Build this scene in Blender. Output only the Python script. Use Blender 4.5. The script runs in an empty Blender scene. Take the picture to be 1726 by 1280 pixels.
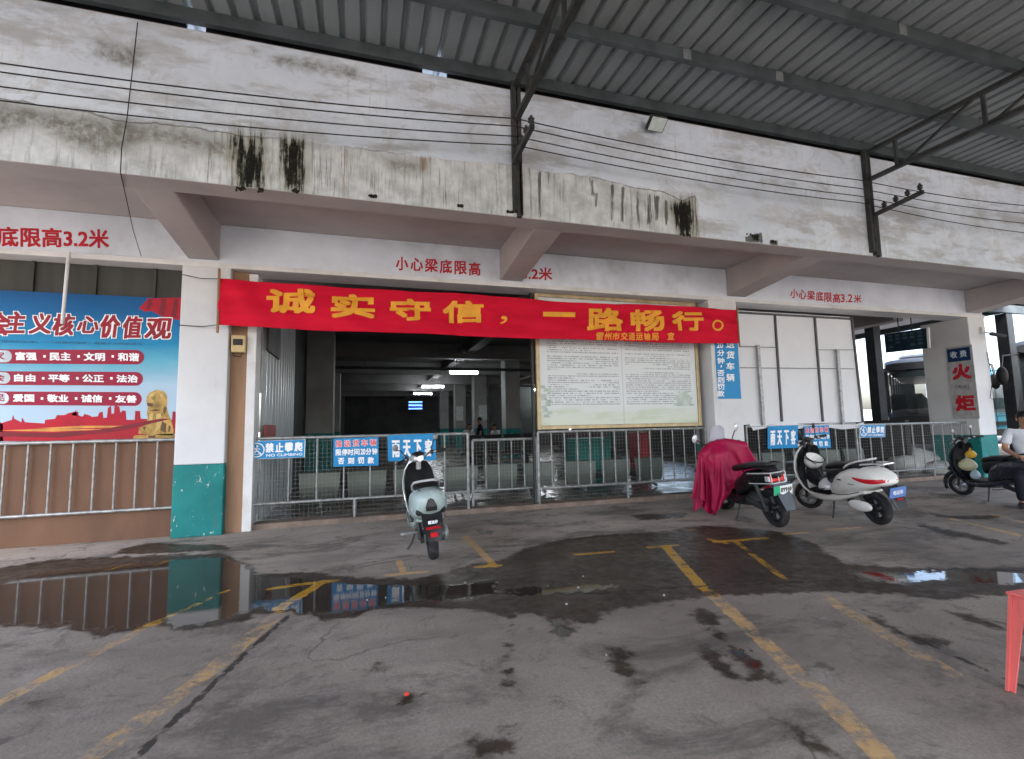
import bpy, bmesh, math, random
import numpy as np
from mathutils import Vector, Matrix
random.seed(7); rng = np.random.default_rng(7)
R_ = math.radians
S = bpy.context.scene
C = bpy.context.scene.collection

# ------------------------------------------------------------------ camera
FL, CX, CY, H = 820.0, 863.0, 640.0, 1.25
YAW, PITCH, ROLL = R_(16.95), R_(5.42), R_(-1.17)
_f = Vector((math.sin(YAW)*math.cos(PITCH), math.cos(YAW)*math.cos(PITCH), math.sin(PITCH)))
_r = Vector((math.cos(YAW), -math.sin(YAW), 0)); _u = _r.cross(_f)
CR = _r*math.cos(ROLL) + _u*math.sin(ROLL); CU = -_r*math.sin(ROLL) + _u*math.cos(ROLL)
cam = bpy.data.objects.new('camera', bpy.data.cameras.new('camera')); C.objects.link(cam)
mw = Matrix.Identity(4)
for i in range(3):
    mw[i][0] = CR[i]; mw[i][1] = CU[i]; mw[i][2] = -_f[i]
mw[2][3] = H
cam.matrix_world = mw
cam.data.sensor_width = 36; cam.data.lens = FL/1726*36
cam.data.clip_start = 0.05; cam.data.clip_end = 2000
S.camera = cam
def ray(x, y): return _f + CR*((x-CX)/FL) - CU*((y-CY)/FL)
def atY(x, y, Y):
    d = ray(x, y); t = Y/d.y; return Vector((d.x*t, Y, H+d.z*t))
def atZ(x, y, z=0.0):
    d = ray(x, y); t = (z-H)/d.z; return Vector((d.x*t, d.y*t, z))

# ------------------------------------------------------------------ world, sun, exposure
SUN_EL, SUN_AZ = R_(58), R_(190)
W = bpy.data.worlds.new('World'); S.world = W; W.use_nodes = True
nt = W.node_tree; nt.nodes.clear()
sky = nt.nodes.new('ShaderNodeTexSky'); sky.sky_type = 'NISHITA'; sky.sun_disc = False
sky.sun_elevation = SUN_EL; sky.sun_rotation = SUN_AZ
sky.air_density = 1.0; sky.dust_density = 5.0; sky.ozone_density = 1.0
hs = nt.nodes.new('ShaderNodeHueSaturation'); hs.inputs['Saturation'].default_value = 1.0
bg = nt.nodes.new('ShaderNodeBackground'); bg.inputs['Strength'].default_value = 0.15
wo = nt.nodes.new('ShaderNodeOutputWorld')
nt.links.new(sky.outputs[0], hs.inputs['Color']); nt.links.new(hs.outputs[0], bg.inputs['Color']); nt.links.new(bg.outputs[0], wo.inputs['Surface'])
sl = bpy.data.lights.new('sun', 'SUN'); sl.energy = 1.5; sl.angle = R_(20); sl.color = (1, .995, .985)
so = bpy.data.objects.new('sun', sl); C.objects.link(so)
sd = Vector((math.sin(SUN_AZ)*math.cos(SUN_EL), math.cos(SUN_AZ)*math.cos(SUN_EL), math.sin(SUN_EL)))
so.rotation_euler = sd.to_track_quat('Z', 'Y').to_euler(); so.location = (0, 0, 40)
S.view_settings.view_transform = 'Standard'; S.view_settings.look = 'None'
S.view_settings.exposure = 2.9; S.view_settings.gamma = 1.0
S.render.engine = 'CYCLES'
S.cycles.use_denoising = True
S.cycles.max_bounces = 8; S.cycles.diffuse_bounces = 5; S.cycles.glossy_bounces = 4
S.cycles.sample_clamp_indirect = 6

# ------------------------------------------------------------------ helpers: meshes
ROOTM = {}
def rootmat(o):
    while o.parent is not None: o = o.parent
    return ROOTM.get(o.name, Matrix.Identity(4))
def tag(o, label, cat, group=None):
    o['label'] = label; o['category'] = cat
    if group: o['group'] = group
    return o
def thing(name, label, cat, loc=(0, 0, 0), rot=(0, 0, 0), group=None):
    o = bpy.data.objects.new(name, None); C.objects.link(o)
    o.empty_display_size = .1
    o.location = loc; o.rotation_euler = rot
    from mathutils import Euler
    ROOTM[o.name] = Matrix.Translation(Vector(loc)) @ Euler(rot).to_matrix().to_4x4()
    return tag(o, label, cat, group)

class MB:
    def __init__(s): s.v = []; s.f = []
    def add(s, vs, fs):
        n = len(s.v); s.v += [tuple(p) for p in vs]; s.f += [tuple(i+n for i in f) for f in fs]; return s
    def box(s, x0, x1, y0, y1, z0, z1):
        v = [(x, y, z) for z in (z0, z1) for y in (y0, y1) for x in (x0, x1)]
        return s.add(v, [(0,2,3,1),(4,5,7,6),(0,1,5,4),(2,6,7,3),(0,4,6,2),(1,3,7,5)])
    def obox(s, c, ax, ay, az):   # oriented box, half axes
        c = Vector(c); ax = Vector(ax); ay = Vector(ay); az = Vector(az)
        v = [c+ax*i+ay*j+az*k for k in (-1,1) for j in (-1,1) for i in (-1,1)]
        return s.add(v, [(0,2,3,1),(4,5,7,6),(0,1,5,4),(2,6,7,3),(0,4,6,2),(1,3,7,5)])
    def bar(s, p0, p1, w, h, up=(0,0,1)):
        p0 = Vector(p0); p1 = Vector(p1); d = p1-p0; L = d.length; d.normalize()
        up = Vector(up)
        if abs(d.dot(up)) > .95: up = Vector((0,1,0))
        sx = d.cross(up).normalized(); uz = sx.cross(d)
        return s.obox((p0+p1)/2, d*(L/2), sx*(w/2), uz*(h/2))
    def tube(s, pts, r, n=8, cap=True, closed=False):
        pts = [Vector(p) for p in pts]; m = len(pts)
        rs = r if isinstance(r, (list, tuple)) else [r]*m
        rings = []; prev = None
        for i, p in enumerate(pts):
            if closed: t = pts[(i+1) % m]-pts[i-1]
            else: t = pts[min(i+1, m-1)]-pts[max(i-1, 0)]
            t.normalize()
            if prev is None:
                a = Vector((0,0,1)) if abs(t.z) < .9 else Vector((1,0,0))
                u = t.cross(a).normalized()
            else:
                u = (prev - t*prev.dot(t))
                u = u.normalized() if u.length > 1e-6 else t.orthogonal().normalized()
            prev = u; w = t.cross(u)
            rings.append([p+(u*math.cos(2*math.pi*k/n)+w*math.sin(2*math.pi*k/n))*rs[i] for k in range(n)])
        return s.loft(rings, cap=cap and not closed, closed=closed)
    def loft(s, rings, cap=True, closed=False, open_ring=False):
        n = len(rings[0]); vs = [p for r in rings for p in r]; fs = []
        m = len(rings)
        for i in range(m if closed else m-1):
            j = (i+1) % m
            for k in range(n-1 if open_ring else n):
                l = (k+1) % n
                fs.append((i*n+k, i*n+l, j*n+l, j*n+k))
        if cap and not closed:
            fs.append(tuple(range(n-1, -1, -1))); fs.append(tuple((m-1)*n+k for k in range(n)))
        return s.add(vs, fs)
    def lathe(s, c, axis, prof, n=24, closed_prof=False):   # prof: list of (radius, offset along axis)
        c = Vector(c); a = Vector(axis).normalized(); u = a.orthogonal().normalized(); w = a.cross(u)
        rings = [[c+a*h+(u*math.cos(2*math.pi*k/n)+w*math.sin(2*math.pi*k/n))*max(r, 1e-4) for k in range(n)] for r, h in prof]
        return s.loft(rings, cap=not closed_prof, closed=closed_prof)
    def ell(s, c, rx, ry, rz, n=16, m=10):
        c = Vector(c); rings = []
        for i in range(m+1):
            t = math.pi*i/m; st = max(math.sin(t), .01)
            rings.append([(c.x+rx*st*math.cos(2*math.pi*k/n), c.y+ry*st*math.sin(2*math.pi*k/n), c.z-rz*math.cos(t)) for k in range(n)])
        return s.loft(rings)
    def xloft(s, secs, n=20, e=2.4):   # secs: (x, zc, halfw, halfh) along local x
        rings = []
        for x, zc, w, h in secs:
            ring = []
            for k in range(n):
                a = 2*math.pi*k/n; ca, sa = math.cos(a), math.sin(a)
                ring.append((x, w*math.copysign(abs(ca)**(2/e), ca), zc+h*math.copysign(abs(sa)**(2/e), sa)))
            rings.append(ring)
        return s.loft(rings)
    def prism(s, pts, d):      # planar polygon pts (3D) extruded by vector d
        n = len(pts); d = Vector(d)
        v = [Vector(p) for p in pts]+[Vector(p)+d for p in pts]
        f = [tuple(range(n-1, -1, -1)), tuple(range(n, 2*n))]+[(i, (i+1) % n, n+(i+1) % n, n+i) for i in range(n)]
        return s.add(v, f)
    def build(s, name, mat, parent=None, smooth=False, bevel=0, kind=None, local=False, label=None, sub=0):
        me = bpy.data.meshes.new(name)
        vs = s.v
        if parent is not None and not local:
            inv = rootmat(parent).inverted(); vs = [inv @ Vector(p) for p in vs]
        me.from_pydata([tuple(p) for p in vs], [], s.f); me.update()
        bm = bmesh.new(); bm.from_mesh(me); bmesh.ops.recalc_face_normals(bm, faces=bm.faces); bm.to_mesh(me); bm.free()
        o = bpy.data.objects.new(name, me); C.objects.link(o)
        if mat: me.materials.append(mat)
        if smooth:
            me.polygons.foreach_set('use_smooth', [True]*len(me.polygons)); me.set_sharp_from_angle(angle=R_(38))
        if bevel:
            b = o.modifiers.new('bevel', 'BEVEL'); b.width = bevel; b.segments = 2; b.limit_method = 'ANGLE'; b.angle_limit = R_(50)
        if sub:
            b = o.modifiers.new('sub', 'SUBSURF'); b.levels = sub; b.render_levels = sub
        if parent is not None: o.parent = parent
        if kind: o['kind'] = kind
        if label: o['label'] = label
        return o
def copy_tree(o, parent=None):
    c = o.copy(); C.objects.link(c)
    if parent is not None: c.parent = parent
    for ch in list(o.children): copy_tree(ch, c)
    return c
def grid_obj(name, P, mat, attrs, parent=None, kind=None, smooth=True):
    """P: (ny,nx,3) array; attrs: dict name->(ny,nx) floats"""
    ny, nx, _ = P.shape
    me = bpy.data.meshes.new(name)
    idx = np.arange(ny*nx).reshape(ny, nx)
    q = np.stack([idx[:-1, :-1], idx[:-1, 1:], idx[1:, 1:], idx[1:, :-1]], -1).reshape(-1, 4)
    V = P.reshape(-1, 3).astype(np.float32)
    if parent is not None:
        inv = np.array(rootmat(parent).inverted()); V = V @ inv[:3, :3].T + inv[:3, 3]
    me.vertices.add(len(V)); me.vertices.foreach_set('co', V.astype(np.float32).ravel())
    me.loops.add(q.size); me.loops.foreach_set('vertex_index', q.ravel().astype(np.int32))
    me.polygons.add(len(q)); me.polygons.foreach_set('loop_start', np.arange(0, q.size, 4, dtype=np.int32))
    me.polygons.foreach_set('loop_total', np.full(len(q), 4, dtype=np.int32))
    me.update(calc_edges=True); me.validate()
    for k, a in attrs.items():
        at = me.attributes.new(k, 'FLOAT', 'POINT'); at.data.foreach_set('value', a.ravel().astype(np.float32))
    if smooth: me.polygons.foreach_set('use_smooth', [True]*len(me.polygons))
    me.materials.append(mat)
    o = bpy.data.objects.new(name, me); C.objects.link(o)
    if parent is not None: o.parent = parent
    if kind: o['kind'] = kind
    return o

def sdf_poly(X, Y, poly):      # positive inside
    poly = np.array(poly, float); d = np.full(X.shape, 1e9); ins = np.zeros(X.shape, bool)
    n = len(poly)
    for i in range(n):
        ax, ay = poly[i]; bx, by = poly[(i+1) % n]
        ex, ey = bx-ax, by-ay; L = ex*ex+ey*ey+1e-12
        t = np.clip(((X-ax)*ex+(Y-ay)*ey)/L, 0, 1)
        d = np.minimum(d, np.hypot(X-ax-t*ex, Y-ay-t*ey))
        c = ((ay > Y) != (by > Y)) & (X < (bx-ax)*(Y-ay)/((by-ay) if abs(by-ay) > 1e-12 else 1e-12)+ax)
        ins ^= c
    return np.where(ins, d, -d)
def sdf_line(X, Y, pts, w):
    d = np.full(X.shape, 1e9)
    for (ax, ay), (bx, by) in zip(pts[:-1], pts[1:]):
        ex, ey = bx-ax, by-ay; L = ex*ex+ey*ey+1e-12
        t = np.clip(((X-ax)*ex+(Y-ay)*ey)/L, 0, 1)
        d = np.minimum(d, np.hypot(X-ax-t*ex, Y-ay-t*ey))
    return w/2-d

# ------------------------------------------------------------------ helpers: materials
class NT:
    def __init__(s, name):
        s.m = bpy.data.materials.new(name); s.m.use_nodes = True; s.t = s.m.node_tree
        s.b = s.t.nodes['Principled BSDF']; s.tc = None
    def n(s, typ, **kw):
        x = s.t.nodes.new(typ)
        for k, v in kw.items(): setattr(x, k, v)
        return x
    def l(s, a, b): s.t.links.new(a, b)
    def setin(s, node, key, v):
        if isinstance(v, bpy.types.NodeSocket): s.l(v, node.inputs[key])
        else: node.inputs[key].default_value = v
    def coord(s, scale=(1, 1, 1), rot=(0, 0, 0)):
        if s.tc is None: s.tc = s.n('ShaderNodeTexCoord')
        mp = s.n('ShaderNodeMapping'); mp.inputs['Scale'].default_value = scale; mp.inputs['Rotation'].default_value = rot
        s.l(s.tc.outputs['Object'], mp.inputs['Vector']); return mp.outputs[0]
    def noise(s, scale, detail=6, rough=.55, vec=None, stretch=(1, 1, 1), dist=0):
        x = s.n('ShaderNodeTexNoise'); x.inputs['Scale'].default_value = scale; x.inputs['Detail'].default_value = detail
        x.inputs['Roughness'].default_value = rough; x.inputs['Distortion'].default_value = dist
        s.l(vec if vec is not None else s.coord(stretch), x.inputs['Vector']); return x.outputs[0]
    def ramp(s, fac, a, b, lo=0.0, hi=1.0):
        x = s.n('ShaderNodeMapRange'); x.interpolation_type = 'SMOOTHSTEP'
        s.setin(x, 'Value', fac)
        x.inputs['From Min'].default_value = a; x.inputs['From Max'].default_value = b
        x.inputs['To Min'].default_value = lo; x.inputs['To Max'].default_value = hi
        return x.outputs[0]
    def math(s, op, a, b=0.0, clamp=False):
        x = s.n('ShaderNodeMath'); x.operation = op; x.use_clamp = clamp
        s.setin(x, 0, a); s.setin(x, 1, b); return x.outputs[0]
    def mix(s, fac, a, b, mode='MIX'):
        x = s.n('ShaderNodeMix'); x.data_type = 'RGBA'; x.blend_type = mode
        s.setin(x, 0, fac)
        for k, v in ((6, a), (7, b)):
            if isinstance(v, bpy.types.NodeSocket): s.l(v, x.inputs[k])
            else: x.inputs[k].default_value = (v[0], v[1], v[2], 1)
        return x.outputs[2]
    def mixf(s, fac, a, b):
        x = s.n('ShaderNodeMix'); x.data_type = 'FLOAT'
        s.setin(x, 0, fac); s.setin(x, 2, a); s.setin(x, 3, b); return x.outputs[0]
    def attr(s, name):
        x = s.n('ShaderNodeAttribute'); x.attribute_name = name; return x.outputs['Fac']
    def bump(s, h, strength=.3, dist=.01):
        x = s.n('ShaderNodeBump'); x.inputs['Distance'].default_value = dist
        s.setin(x, 'Strength', strength); s.l(h, x.inputs['Height']); s.l(x.outputs[0], s.b.inputs['Normal'])
    def out(s, col=None, rough=None, metal=None, spec=None):
        if col is not None:
            if isinstance(col, bpy.types.NodeSocket): s.l(col, s.b.inputs['Base Color'])
            else: s.b.inputs['Base Color'].default_value = (*col, 1)
        if rough is not None: s.setin(s.b, 'Roughness', rough)
        if metal is not None: s.setin(s.b, 'Metallic', metal)
        if spec is not None: s.setin(s.b, 'Specular IOR Level', spec)
        return s.m
def paint(name, col, rough=.5, metal=0, var=.25, scale=6, dirt=None, dirt_amt=.35, bump=0, rvar=.12, stretch=(1, 1, 1)):
    t = NT(name); t.b.inputs['Specular IOR Level'].default_value = .5 if rough < .3 or metal > .3 else .22
    n1 = t.noise(scale, 8, .6, stretch=stretch)
    a = [max(0, c*(1-var)) for c in col]; b = [min(1, c*(1+var*.6)) for c in col]
    c = t.mix(t.ramp(n1, .3, .7), a, b)
    if dirt:
        n2 = t.noise(scale*.45, 10, .68, stretch=stretch)
        c = t.mix(t.ramp(n2, .5, .72, 0, dirt_amt), c, dirt)
    if bump: t.bump(t.noise(scale*8, 6), .4, bump)
    return t.out(c, t.ramp(n1, .2, .8, max(.02, rough-rvar), min(1, rough+rvar)), metal)
def emit(name, col, strength):
    t = NT(name); t.out(col, .5); t.b.inputs['Emission Color'].default_value = (*col, 1); t.b.inputs['Emission Strength'].default_value = strength
    return t.m
def glass(name, tint=(.8, .85, .85), rough=.02):
    t = NT(name); t.out(tint, rough); t.b.inputs['Transmission Weight'].default_value = 1; t.b.inputs['IOR'].default_value = 1.1; return t.m

M = {}
M['steel'] = paint('galvanised_steel', (.31, .325, .33), .45, .5, .35, 14, (.16, .13, .10), .5)
M['wire'] = paint('mesh_wire', (.19, .20, .195), .5, .5, .3, 12)
M['dark_steel'] = paint('dark_painted_steel', (.045, .05, .05), .55, .2, .4, 8, (.10, .07, .05), .4)
M['green_steel'] = paint('green_grey_purlin', (.078, .096, .104), .5, .15, .3, 3, (.10, .105, .10), .4)
M['chrome'] = paint('chrome', (.80, .81, .83), .22, .55, .08, 10, rvar=.05)
M['black'] = paint('black_plastic', (.018, .018, .02), .38, 0, .3, 9)
M['seat'] = paint('seat_vinyl', (.014, .014, .016), .45, 0, .3, 14, bump=.001)
M['tyre'] = paint('tyre_rubber', (.022, .022, .023), .75, 0, .3, 20, (.09, .08, .07), .4)
M['white_body'] = paint('white_scooter_paint', (.72, .72, .68), .2, 0, .06, 5, (.36, .32, .26), .45, rvar=.08)
M['mint_body'] = paint('mint_scooter_paint', (.35, .44, .425), .24, 0, .06, 5, (.26, .26, .23), .45, rvar=.08)
M['dark_body'] = paint('dark_blue_scooter_paint', (.018, .022, .035), .25, 0, .2, 5, (.08, .07, .06), .2)
M['black_body'] = paint('black_scooter_paint', (.012, .012, .013), .3, 0, .2, 5, (.07, .06, .05), .25)
M['red_lens'] = paint('red_lens', (.55, .02, .03), .15, 0, .1, 20)
M['clear_lens'] = paint('clear_lens', (.7, .72, .75), .08, .3, .1, 20)
M['plate_white'] = paint('plate_white', (.78, .8, .8), .35, 0, .05, 20)
M['plate_green'] = paint('plate_green', (.03, .42, .2), .35, 0, .08, 20)
M['plate_blue'] = paint('plate_blue', (.12, .22, .50), .35, 0, .08, 20)
M['ink'] = paint('black_ink', (.02, .02, .02), .5, 0, .1, 20)
M['letter_white'] = paint('white_lettering', (.80, .83, .85), .45, 0, .04, 20)
M['letter_red'] = paint('red_lettering', (.50, .02, .035), .5, 0, .12, 10)
M['letter_pink'] = paint('pinkish_red_lettering', (.70, .10, .14), .5, 0, .1, 10)
M['letter_gold'] = paint('gold_lettering', (.78, .36, .04), .55, 0, .12, 6)
M['sign_blue'] = paint('sign_blue', (.008, .23, .52), .35, 0, .08, 5, (.02, .12, .25), .25)
M['sign_edge'] = paint('sign_pale_edge', (.55, .68, .75), .4, 0, .08, 9)
M['silver'] = paint('silver_shutter', (.46, .49, .50), .4, .3, .12, 4, (.28, .28, .27), .4, stretch=(1, 1, .2))
M['wood'] = paint('tan_board', (.30, .18, .11), .6, 0, .22, 5, (.2, .11, .065), .5, stretch=(1, 1, .15))
M['white_trim'] = paint('white_trim', (.66, .67, .68), .5, 0, .08, 4, (.34, .32, .29), .4)
M['skin'] = paint('skin', (.38, .20, .13), .5, 0, .1, 12)
M['hair'] = paint('black_hair', (.012, .010, .010), .5, 0, .3, 30)
M['shirt'] = paint('white_shirt', (.60, .64, .70), .8, 0, .1, 12)
M['trousers'] = paint('dark_navy_trousers', (.012, .014, .022), .8, 0, .2, 12)
M['dark_cloth'] = paint('dark_cloth', (.012, .014, .03), .85, 0, .2, 12)
M['cable'] = paint('black_cable', (.02, .02, .02), .6, 0, .2, 5)

# ------------------------------------------------------------------ helpers: lettering
_tc = {}
def text_geo(s, bold=0.0, shear=0.0):
    key = (s, bold, shear)
    if key in _tc: return _tc[key]
    cu = bpy.data.curves.new('t', 'FONT'); cu.body = s; cu.size = 1; cu.offset = bold; cu.shear = shear; cu.resolution_u = 3
    o = bpy.data.objects.new('t', cu); C.objects.link(o)
    dg = bpy.context.evaluated_depsgraph_get(); dg.update()
    me = bpy.data.meshes.new_from_object(o.evaluated_get(dg))
    v = np.array([p.co[:] for p in me.vertices]) if len(me.vertices) else np.zeros((0, 3))
    f = [tuple(p.vertices) for p in me.polygons]
    bpy.data.objects.remove(o); bpy.data.curves.remove(cu); bpy.data.meshes.remove(me)
    _tc[key] = (v, f); return v, f
def put_text(mb, s, P00, P10, P01, bold=.012, shear=0.0, warp=None, off=None):
    """strokes are thickened by laying shifted copies a hair's breadth in front of each other"""
    if bold < .004: return put_text1(mb, s, P00, P10, P01, 0, shear, warp, off)
    P00 = Vector(P00); ux = Vector(P10)-P00; uy = Vector(P01)-P00; nn = ux.cross(uy).normalized()
    w = bold*uy.length; hx = ux.normalized()*w; hy = uy.normalized()*w; a0 = ux.normalized()*w; b0 = uy.normalized()*w
    k = 0; sh = ((-1,-1),(1,-1),(-1,1),(1,1),(0,0),(0,-1),(0,1),(1,0),(-1,0)) if bold > .02 else ((-1,-1),(1,-1),(-1,1),(1,1))
    for i, j in sh:
        d = a0*i+b0*j+nn*(.00012*k); k += 1
        put_text1(mb, s, P00+a0+b0+d, P00+ux-a0+b0+d, P00+uy+a0-b0+d, 0, shear, warp, off)
def put_text1(mb, s, P00, P10, P01, bold=.012, shear=0.0, warp=None, off=None):
    """fill the parallelogram P00 (bottom left), P10 (bottom right), P01 (top left) with the string's bounding box"""
    v, f = text_geo(s, bold, shear)
    if not len(v): return
    lo = v.min(0); hi = v.max(0)
    P00 = Vector(P00); ux = Vector(P10)-P00; uy = Vector(P01)-P00
    pts = []
    for p in v:
        a = (p[0]-lo[0])/max(hi[0]-lo[0], 1e-6); b = (p[1]-lo[1])/max(hi[1]-lo[1], 1e-6)
        q = P00+ux*a+uy*b
        pts.append(q if off is None else q+Vector(off))
    if warp: pts = [warp(q) for q in pts]
    mb.add(pts, f)
def px_text(mb, s, x0, y0, x1, y1, Y, bold=.012, dy0=0.0, shear=0.0, warp=None):
    """pixel box of the string in the photograph on the plane Y; dy0 is the drop of the line over the box"""
    a = atY(x0, y1, Y); b = atY(x1, y1+dy0, Y); c = atY(x0, y0, Y)
    put_text(mb, s, a, b, c, bold, shear, warp)

# ================================================================== GROUND
gx = np.concatenate([[-400, -120, -40, -15, -8], np.arange(-6, 13.6, .036), [15, 18, 24, 36, 60, 150, 400]])
gy = np.concatenate([[-300, -80, -25, -8, -3, -1, 0, .5], np.arange(.9, 7.4, .036), [8, 10, 14, 22, 40, 100, 400]])
GX, GY = np.meshgrid(gx, gy)
def G(pts): return [tuple(atZ(x, y)[:2]) for x, y in pts]
damp_px = [
 [(-60,985),(0,957),(74,945),(150,940),(284,936),(380,933),(420,950),(437,967),(525,965),(600,972),(700,975),(750,965),(800,950),(841,944),(880,925),(939,910),(1014,901),(1127,895),(1180,885),(1290,893),(1330,900),(1380,920),(1425,950),(1500,956),(1600,957),(1680,955),(1760,955),(1760,1003),(1653,1006),(1590,1013),(1513,1002),(1379,999),(1302,1002),(1196,1006),(1146,1014),(1090,1020),(1029,1031),(1003,1053),(958,1046),(973,1061),(958,1078),(928,1065),(912,1037),(871,1037),(863,1053),(841,1037),(762,1025),(634,1027),(600,1042),(547,1046),(490,1033),(428,1037),(415,1046),(363,1057),(306,1065),(262,1057),(188,1070),(166,1081),(144,1070),(87,1059),(0,1057),(-60,1057)],
 [(848,1083),(868,1083),(866,1103),(852,1112)], [(852,1125),(868,1122),(866,1134),(850,1136)],
 [(842,1150),(872,1146),(866,1165),(858,1182),(845,1182)], [(848,1190),(856,1190),(855,1197),(848,1197)],
 [(838,1220),(856,1217),(855,1231),(838,1232)], [(866,1221),(874,1220),(872,1227),(865,1227)],
 [(668,1178),(690,1172),(724,1163),(726,1173),(700,1178),(675,1190)],
 [(1020,1092),(1045,1088),(1072,1095),(1066,1120),(1075,1140),(1100,1152),(1085,1156),(1050,1143),(1030,1125)],
 [(1180,1022),(1200,1030),(1215,1045),(1205,1050),(1225,1075),(1250,1095),(1290,1120),(1285,1130),(1318,1142),(1312,1152),(1270,1148),(1260,1135),(1235,1115),(1215,1085),(1190,1060),(1165,1040),(1170,1025)],
 [(1165,1082),(1200,1092),(1215,1110),(1245,1140),(1265,1148),(1250,1155),(1215,1140),(1190,1115),(1170,1100)],
 [(1455,1028),(1480,1035),(1500,1050),(1530,1068),(1580,1075),(1615,1083),(1600,1092),(1550,1088),(1510,1070),(1470,1045)],
 [(1590,1028),(1640,1035),(1690,1055),(1740,1065),(1740,1075),(1680,1060),(1620,1045)],
 [(1545,880),(1600,893),(1700,915),(1690,920),(1600,903),(1550,888)],
 [(1560,862),(1600,870),(1690,868),(1680,876),(1630,876),(1580,872)],
 [(1320,1215),(1360,1225),(1385,1255),(1420,1275),(1400,1280),(1360,1262),(1330,1240)],
 [(800,893),(830,892),(832,900),(805,903)], [(1060,868),(1160,864),(1150,874),(1080,878)],
 [(205,925),(250,915),(300,917),(380,918),(392,926),(330,930),(240,935),(190,935)],
 [(45,1183),(75,1177),(80,1183),(52,1192)], [(1080,905),(1120,905),(1110,925),(1075,930)],
 [(790,1240),(860,1235),(870,1275),(800,1285)], [(600,1130),(640,1118),(650,1130),(615,1140)],
 [(1700,1085),(1760,1120),(1760,1135),(1715,1110)],
]
water_px = [
 [(-60,1000),(0,985),(80,962),(200,952),(290,943),(378,940),(420,958),(450,975),(520,975),(600,985),(690,987),(770,985),(835,975),(840,1000),(780,1012),(690,1014),(600,1030),(540,1038),(490,1026),(425,1028),(365,1050),(300,1058),(262,1050),(190,1062),(140,1062),(90,1052),(-60,1050)],
 [(1430,962),(1520,965),(1610,962),(1700,965),(1760,962),(1760,985),(1690,985),(1600,978),(1520,985),(1450,978)],
 [(850,992),(930,985),(1040,985),(1000,998),(880,1004)],
 [(920,1045),(950,1048),(960,1070),(935,1066)], [(1225,1075),(1250,1095),(1285,1118),(1275,1124),(1240,1105)],
]
damp = np.max([sdf_poly(GX, GY, G(p)) for p in damp_px], 0)
water = np.max([sdf_poly(GX, GY, G(p)) for p in water_px], 0)
pw = .095
lines = [([(-120,1245),(0,1182),(268,1047)], pw), ([(270,1046),(385,995)], .05), ([(120,1300),(330,1150),(470,1035)], .12), ([(470,1026),(545,981)], .10),
 ([(455,993),(500,986),(566,979)], .075), ([(653,970),(718,964)], .075), ([(672,945),(680,966)], .07), ([(785,905),(834,955)], .085), ([(803,956),(841,953)], .08),
 ([(972,935),(1035,930)], .07), ([(1093,923),(1141,919)], .07), ([(1122,921),(1183,990)], .11), ([(1195,997),(1290,1085),(1400,1185),(1520,1310)], .115),
 ([(1194,909),(1224,916)], .07), ([(1206,914),(1292,907)], .08), ([(1240,913),(1322,976)], .07), ([(1385,1003),(1480,1062),(1600,1133)], .11),
 ([(1395,893),(1452,889)], .06), ([(1320,901),(1360,898)], .06), ([(1600,874),(1740,908)], .10), ([(1670,867),(1740,884)], .09),
 ([(160,968),(215,952)], .06), ([(250,960),(282,945)], .05), ([(1155,894),(1172,893)], .05)]
paint_s = np.max([sdf_line(GX, GY, G(p), w*.88) for p, w in lines], 0)
fresh = np.max([sdf_line(GX, GY, G(p), w+.12) for p, w in lines[4:12]+lines[13:15]+lines[3:4]+lines[17:19]], 0)
crack_l = [([(-80,1012),(300,1015),(620,1013),(850,1002),(1000,1000),(1100,994),(1190,988),(1400,980),(1560,970),(1740,962)], .045),
 ([(215,1290),(330,1182),(420,1097),(490,1035)], .04), ([(-60,962),(180,940),(300,934),(390,927)], .03), ([(1500,880),(1600,893),(1700,915)], .03),
 ([(1540,1075),(1640,1120),(1740,1165)], .03)]
crack = np.max([sdf_line(GX, GY, G(p), w) for p, w in crack_l], 0)
t = NT('wet_worn_concrete')
co = t.coord()
nA = t.noise(.55, 8, .62, co); nB = t.noise(2.6, 9, .65, co); nC = t.noise(11, 8, .62, co); nD = t.noise(60, 6, .6, co)
ns = t.noise(1.4, 8, .65, t.coord((.5, 1.6, 1), (0, 0, .45)))
base = t.mix(t.ramp(nA, .3, .7), (.196, .165, .136), (.33, .288, .245))
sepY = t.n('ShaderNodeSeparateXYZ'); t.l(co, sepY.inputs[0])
light_lift = t.ramp(t.math('ADD', sepY.outputs['Y'], t.math('MULTIPLY', t.math('SUBTRACT', nB, .5), 1.6)), 4.3, 5.3)
base = t.mix(t.math('MULTIPLY', light_lift, .85), base, t.mix(t.ramp(nA, .3, .7), (.36, .305, .255), (.47, .415, .36)))  # base colour lifted near the building, standing in for light lost under the roof
base = t.mix(t.ramp(ns, .46, .68, 0, .6), base, (.15, .13, .116))
base = t.mix(t.ramp(nB, .56, .74, 0, .55), base, (.33, .31, .295))
base = t.mix(t.ramp(nB, .42, .24, 0, .5), base, (.13, .115, .105))
base = t.mix(t.ramp(nD, .35, .65, 0, .35), base, (.13, .115, .105))
spots = t.noise(3.2, 3, .5, t.coord((1, 1, 1)), dist=.6)
base = t.mix(t.ramp(spots, .68, .74, 0, .6), base, (.055, .05, .047))
grit = t.n('ShaderNodeTexVoronoi'); grit.inputs['Scale'].default_value = 26; t.l(co, grit.inputs['Vector'])
base = t.mix(t.ramp(grit.outputs['Distance'], .09, .04, 0, .45), base, (.36, .34, .32))
gr2 = t.noise(130, 3, .6, co); base = t.mix(t.ramp(gr2, .58, .72, 0, .5), base, (.07, .062, .056))
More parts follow.
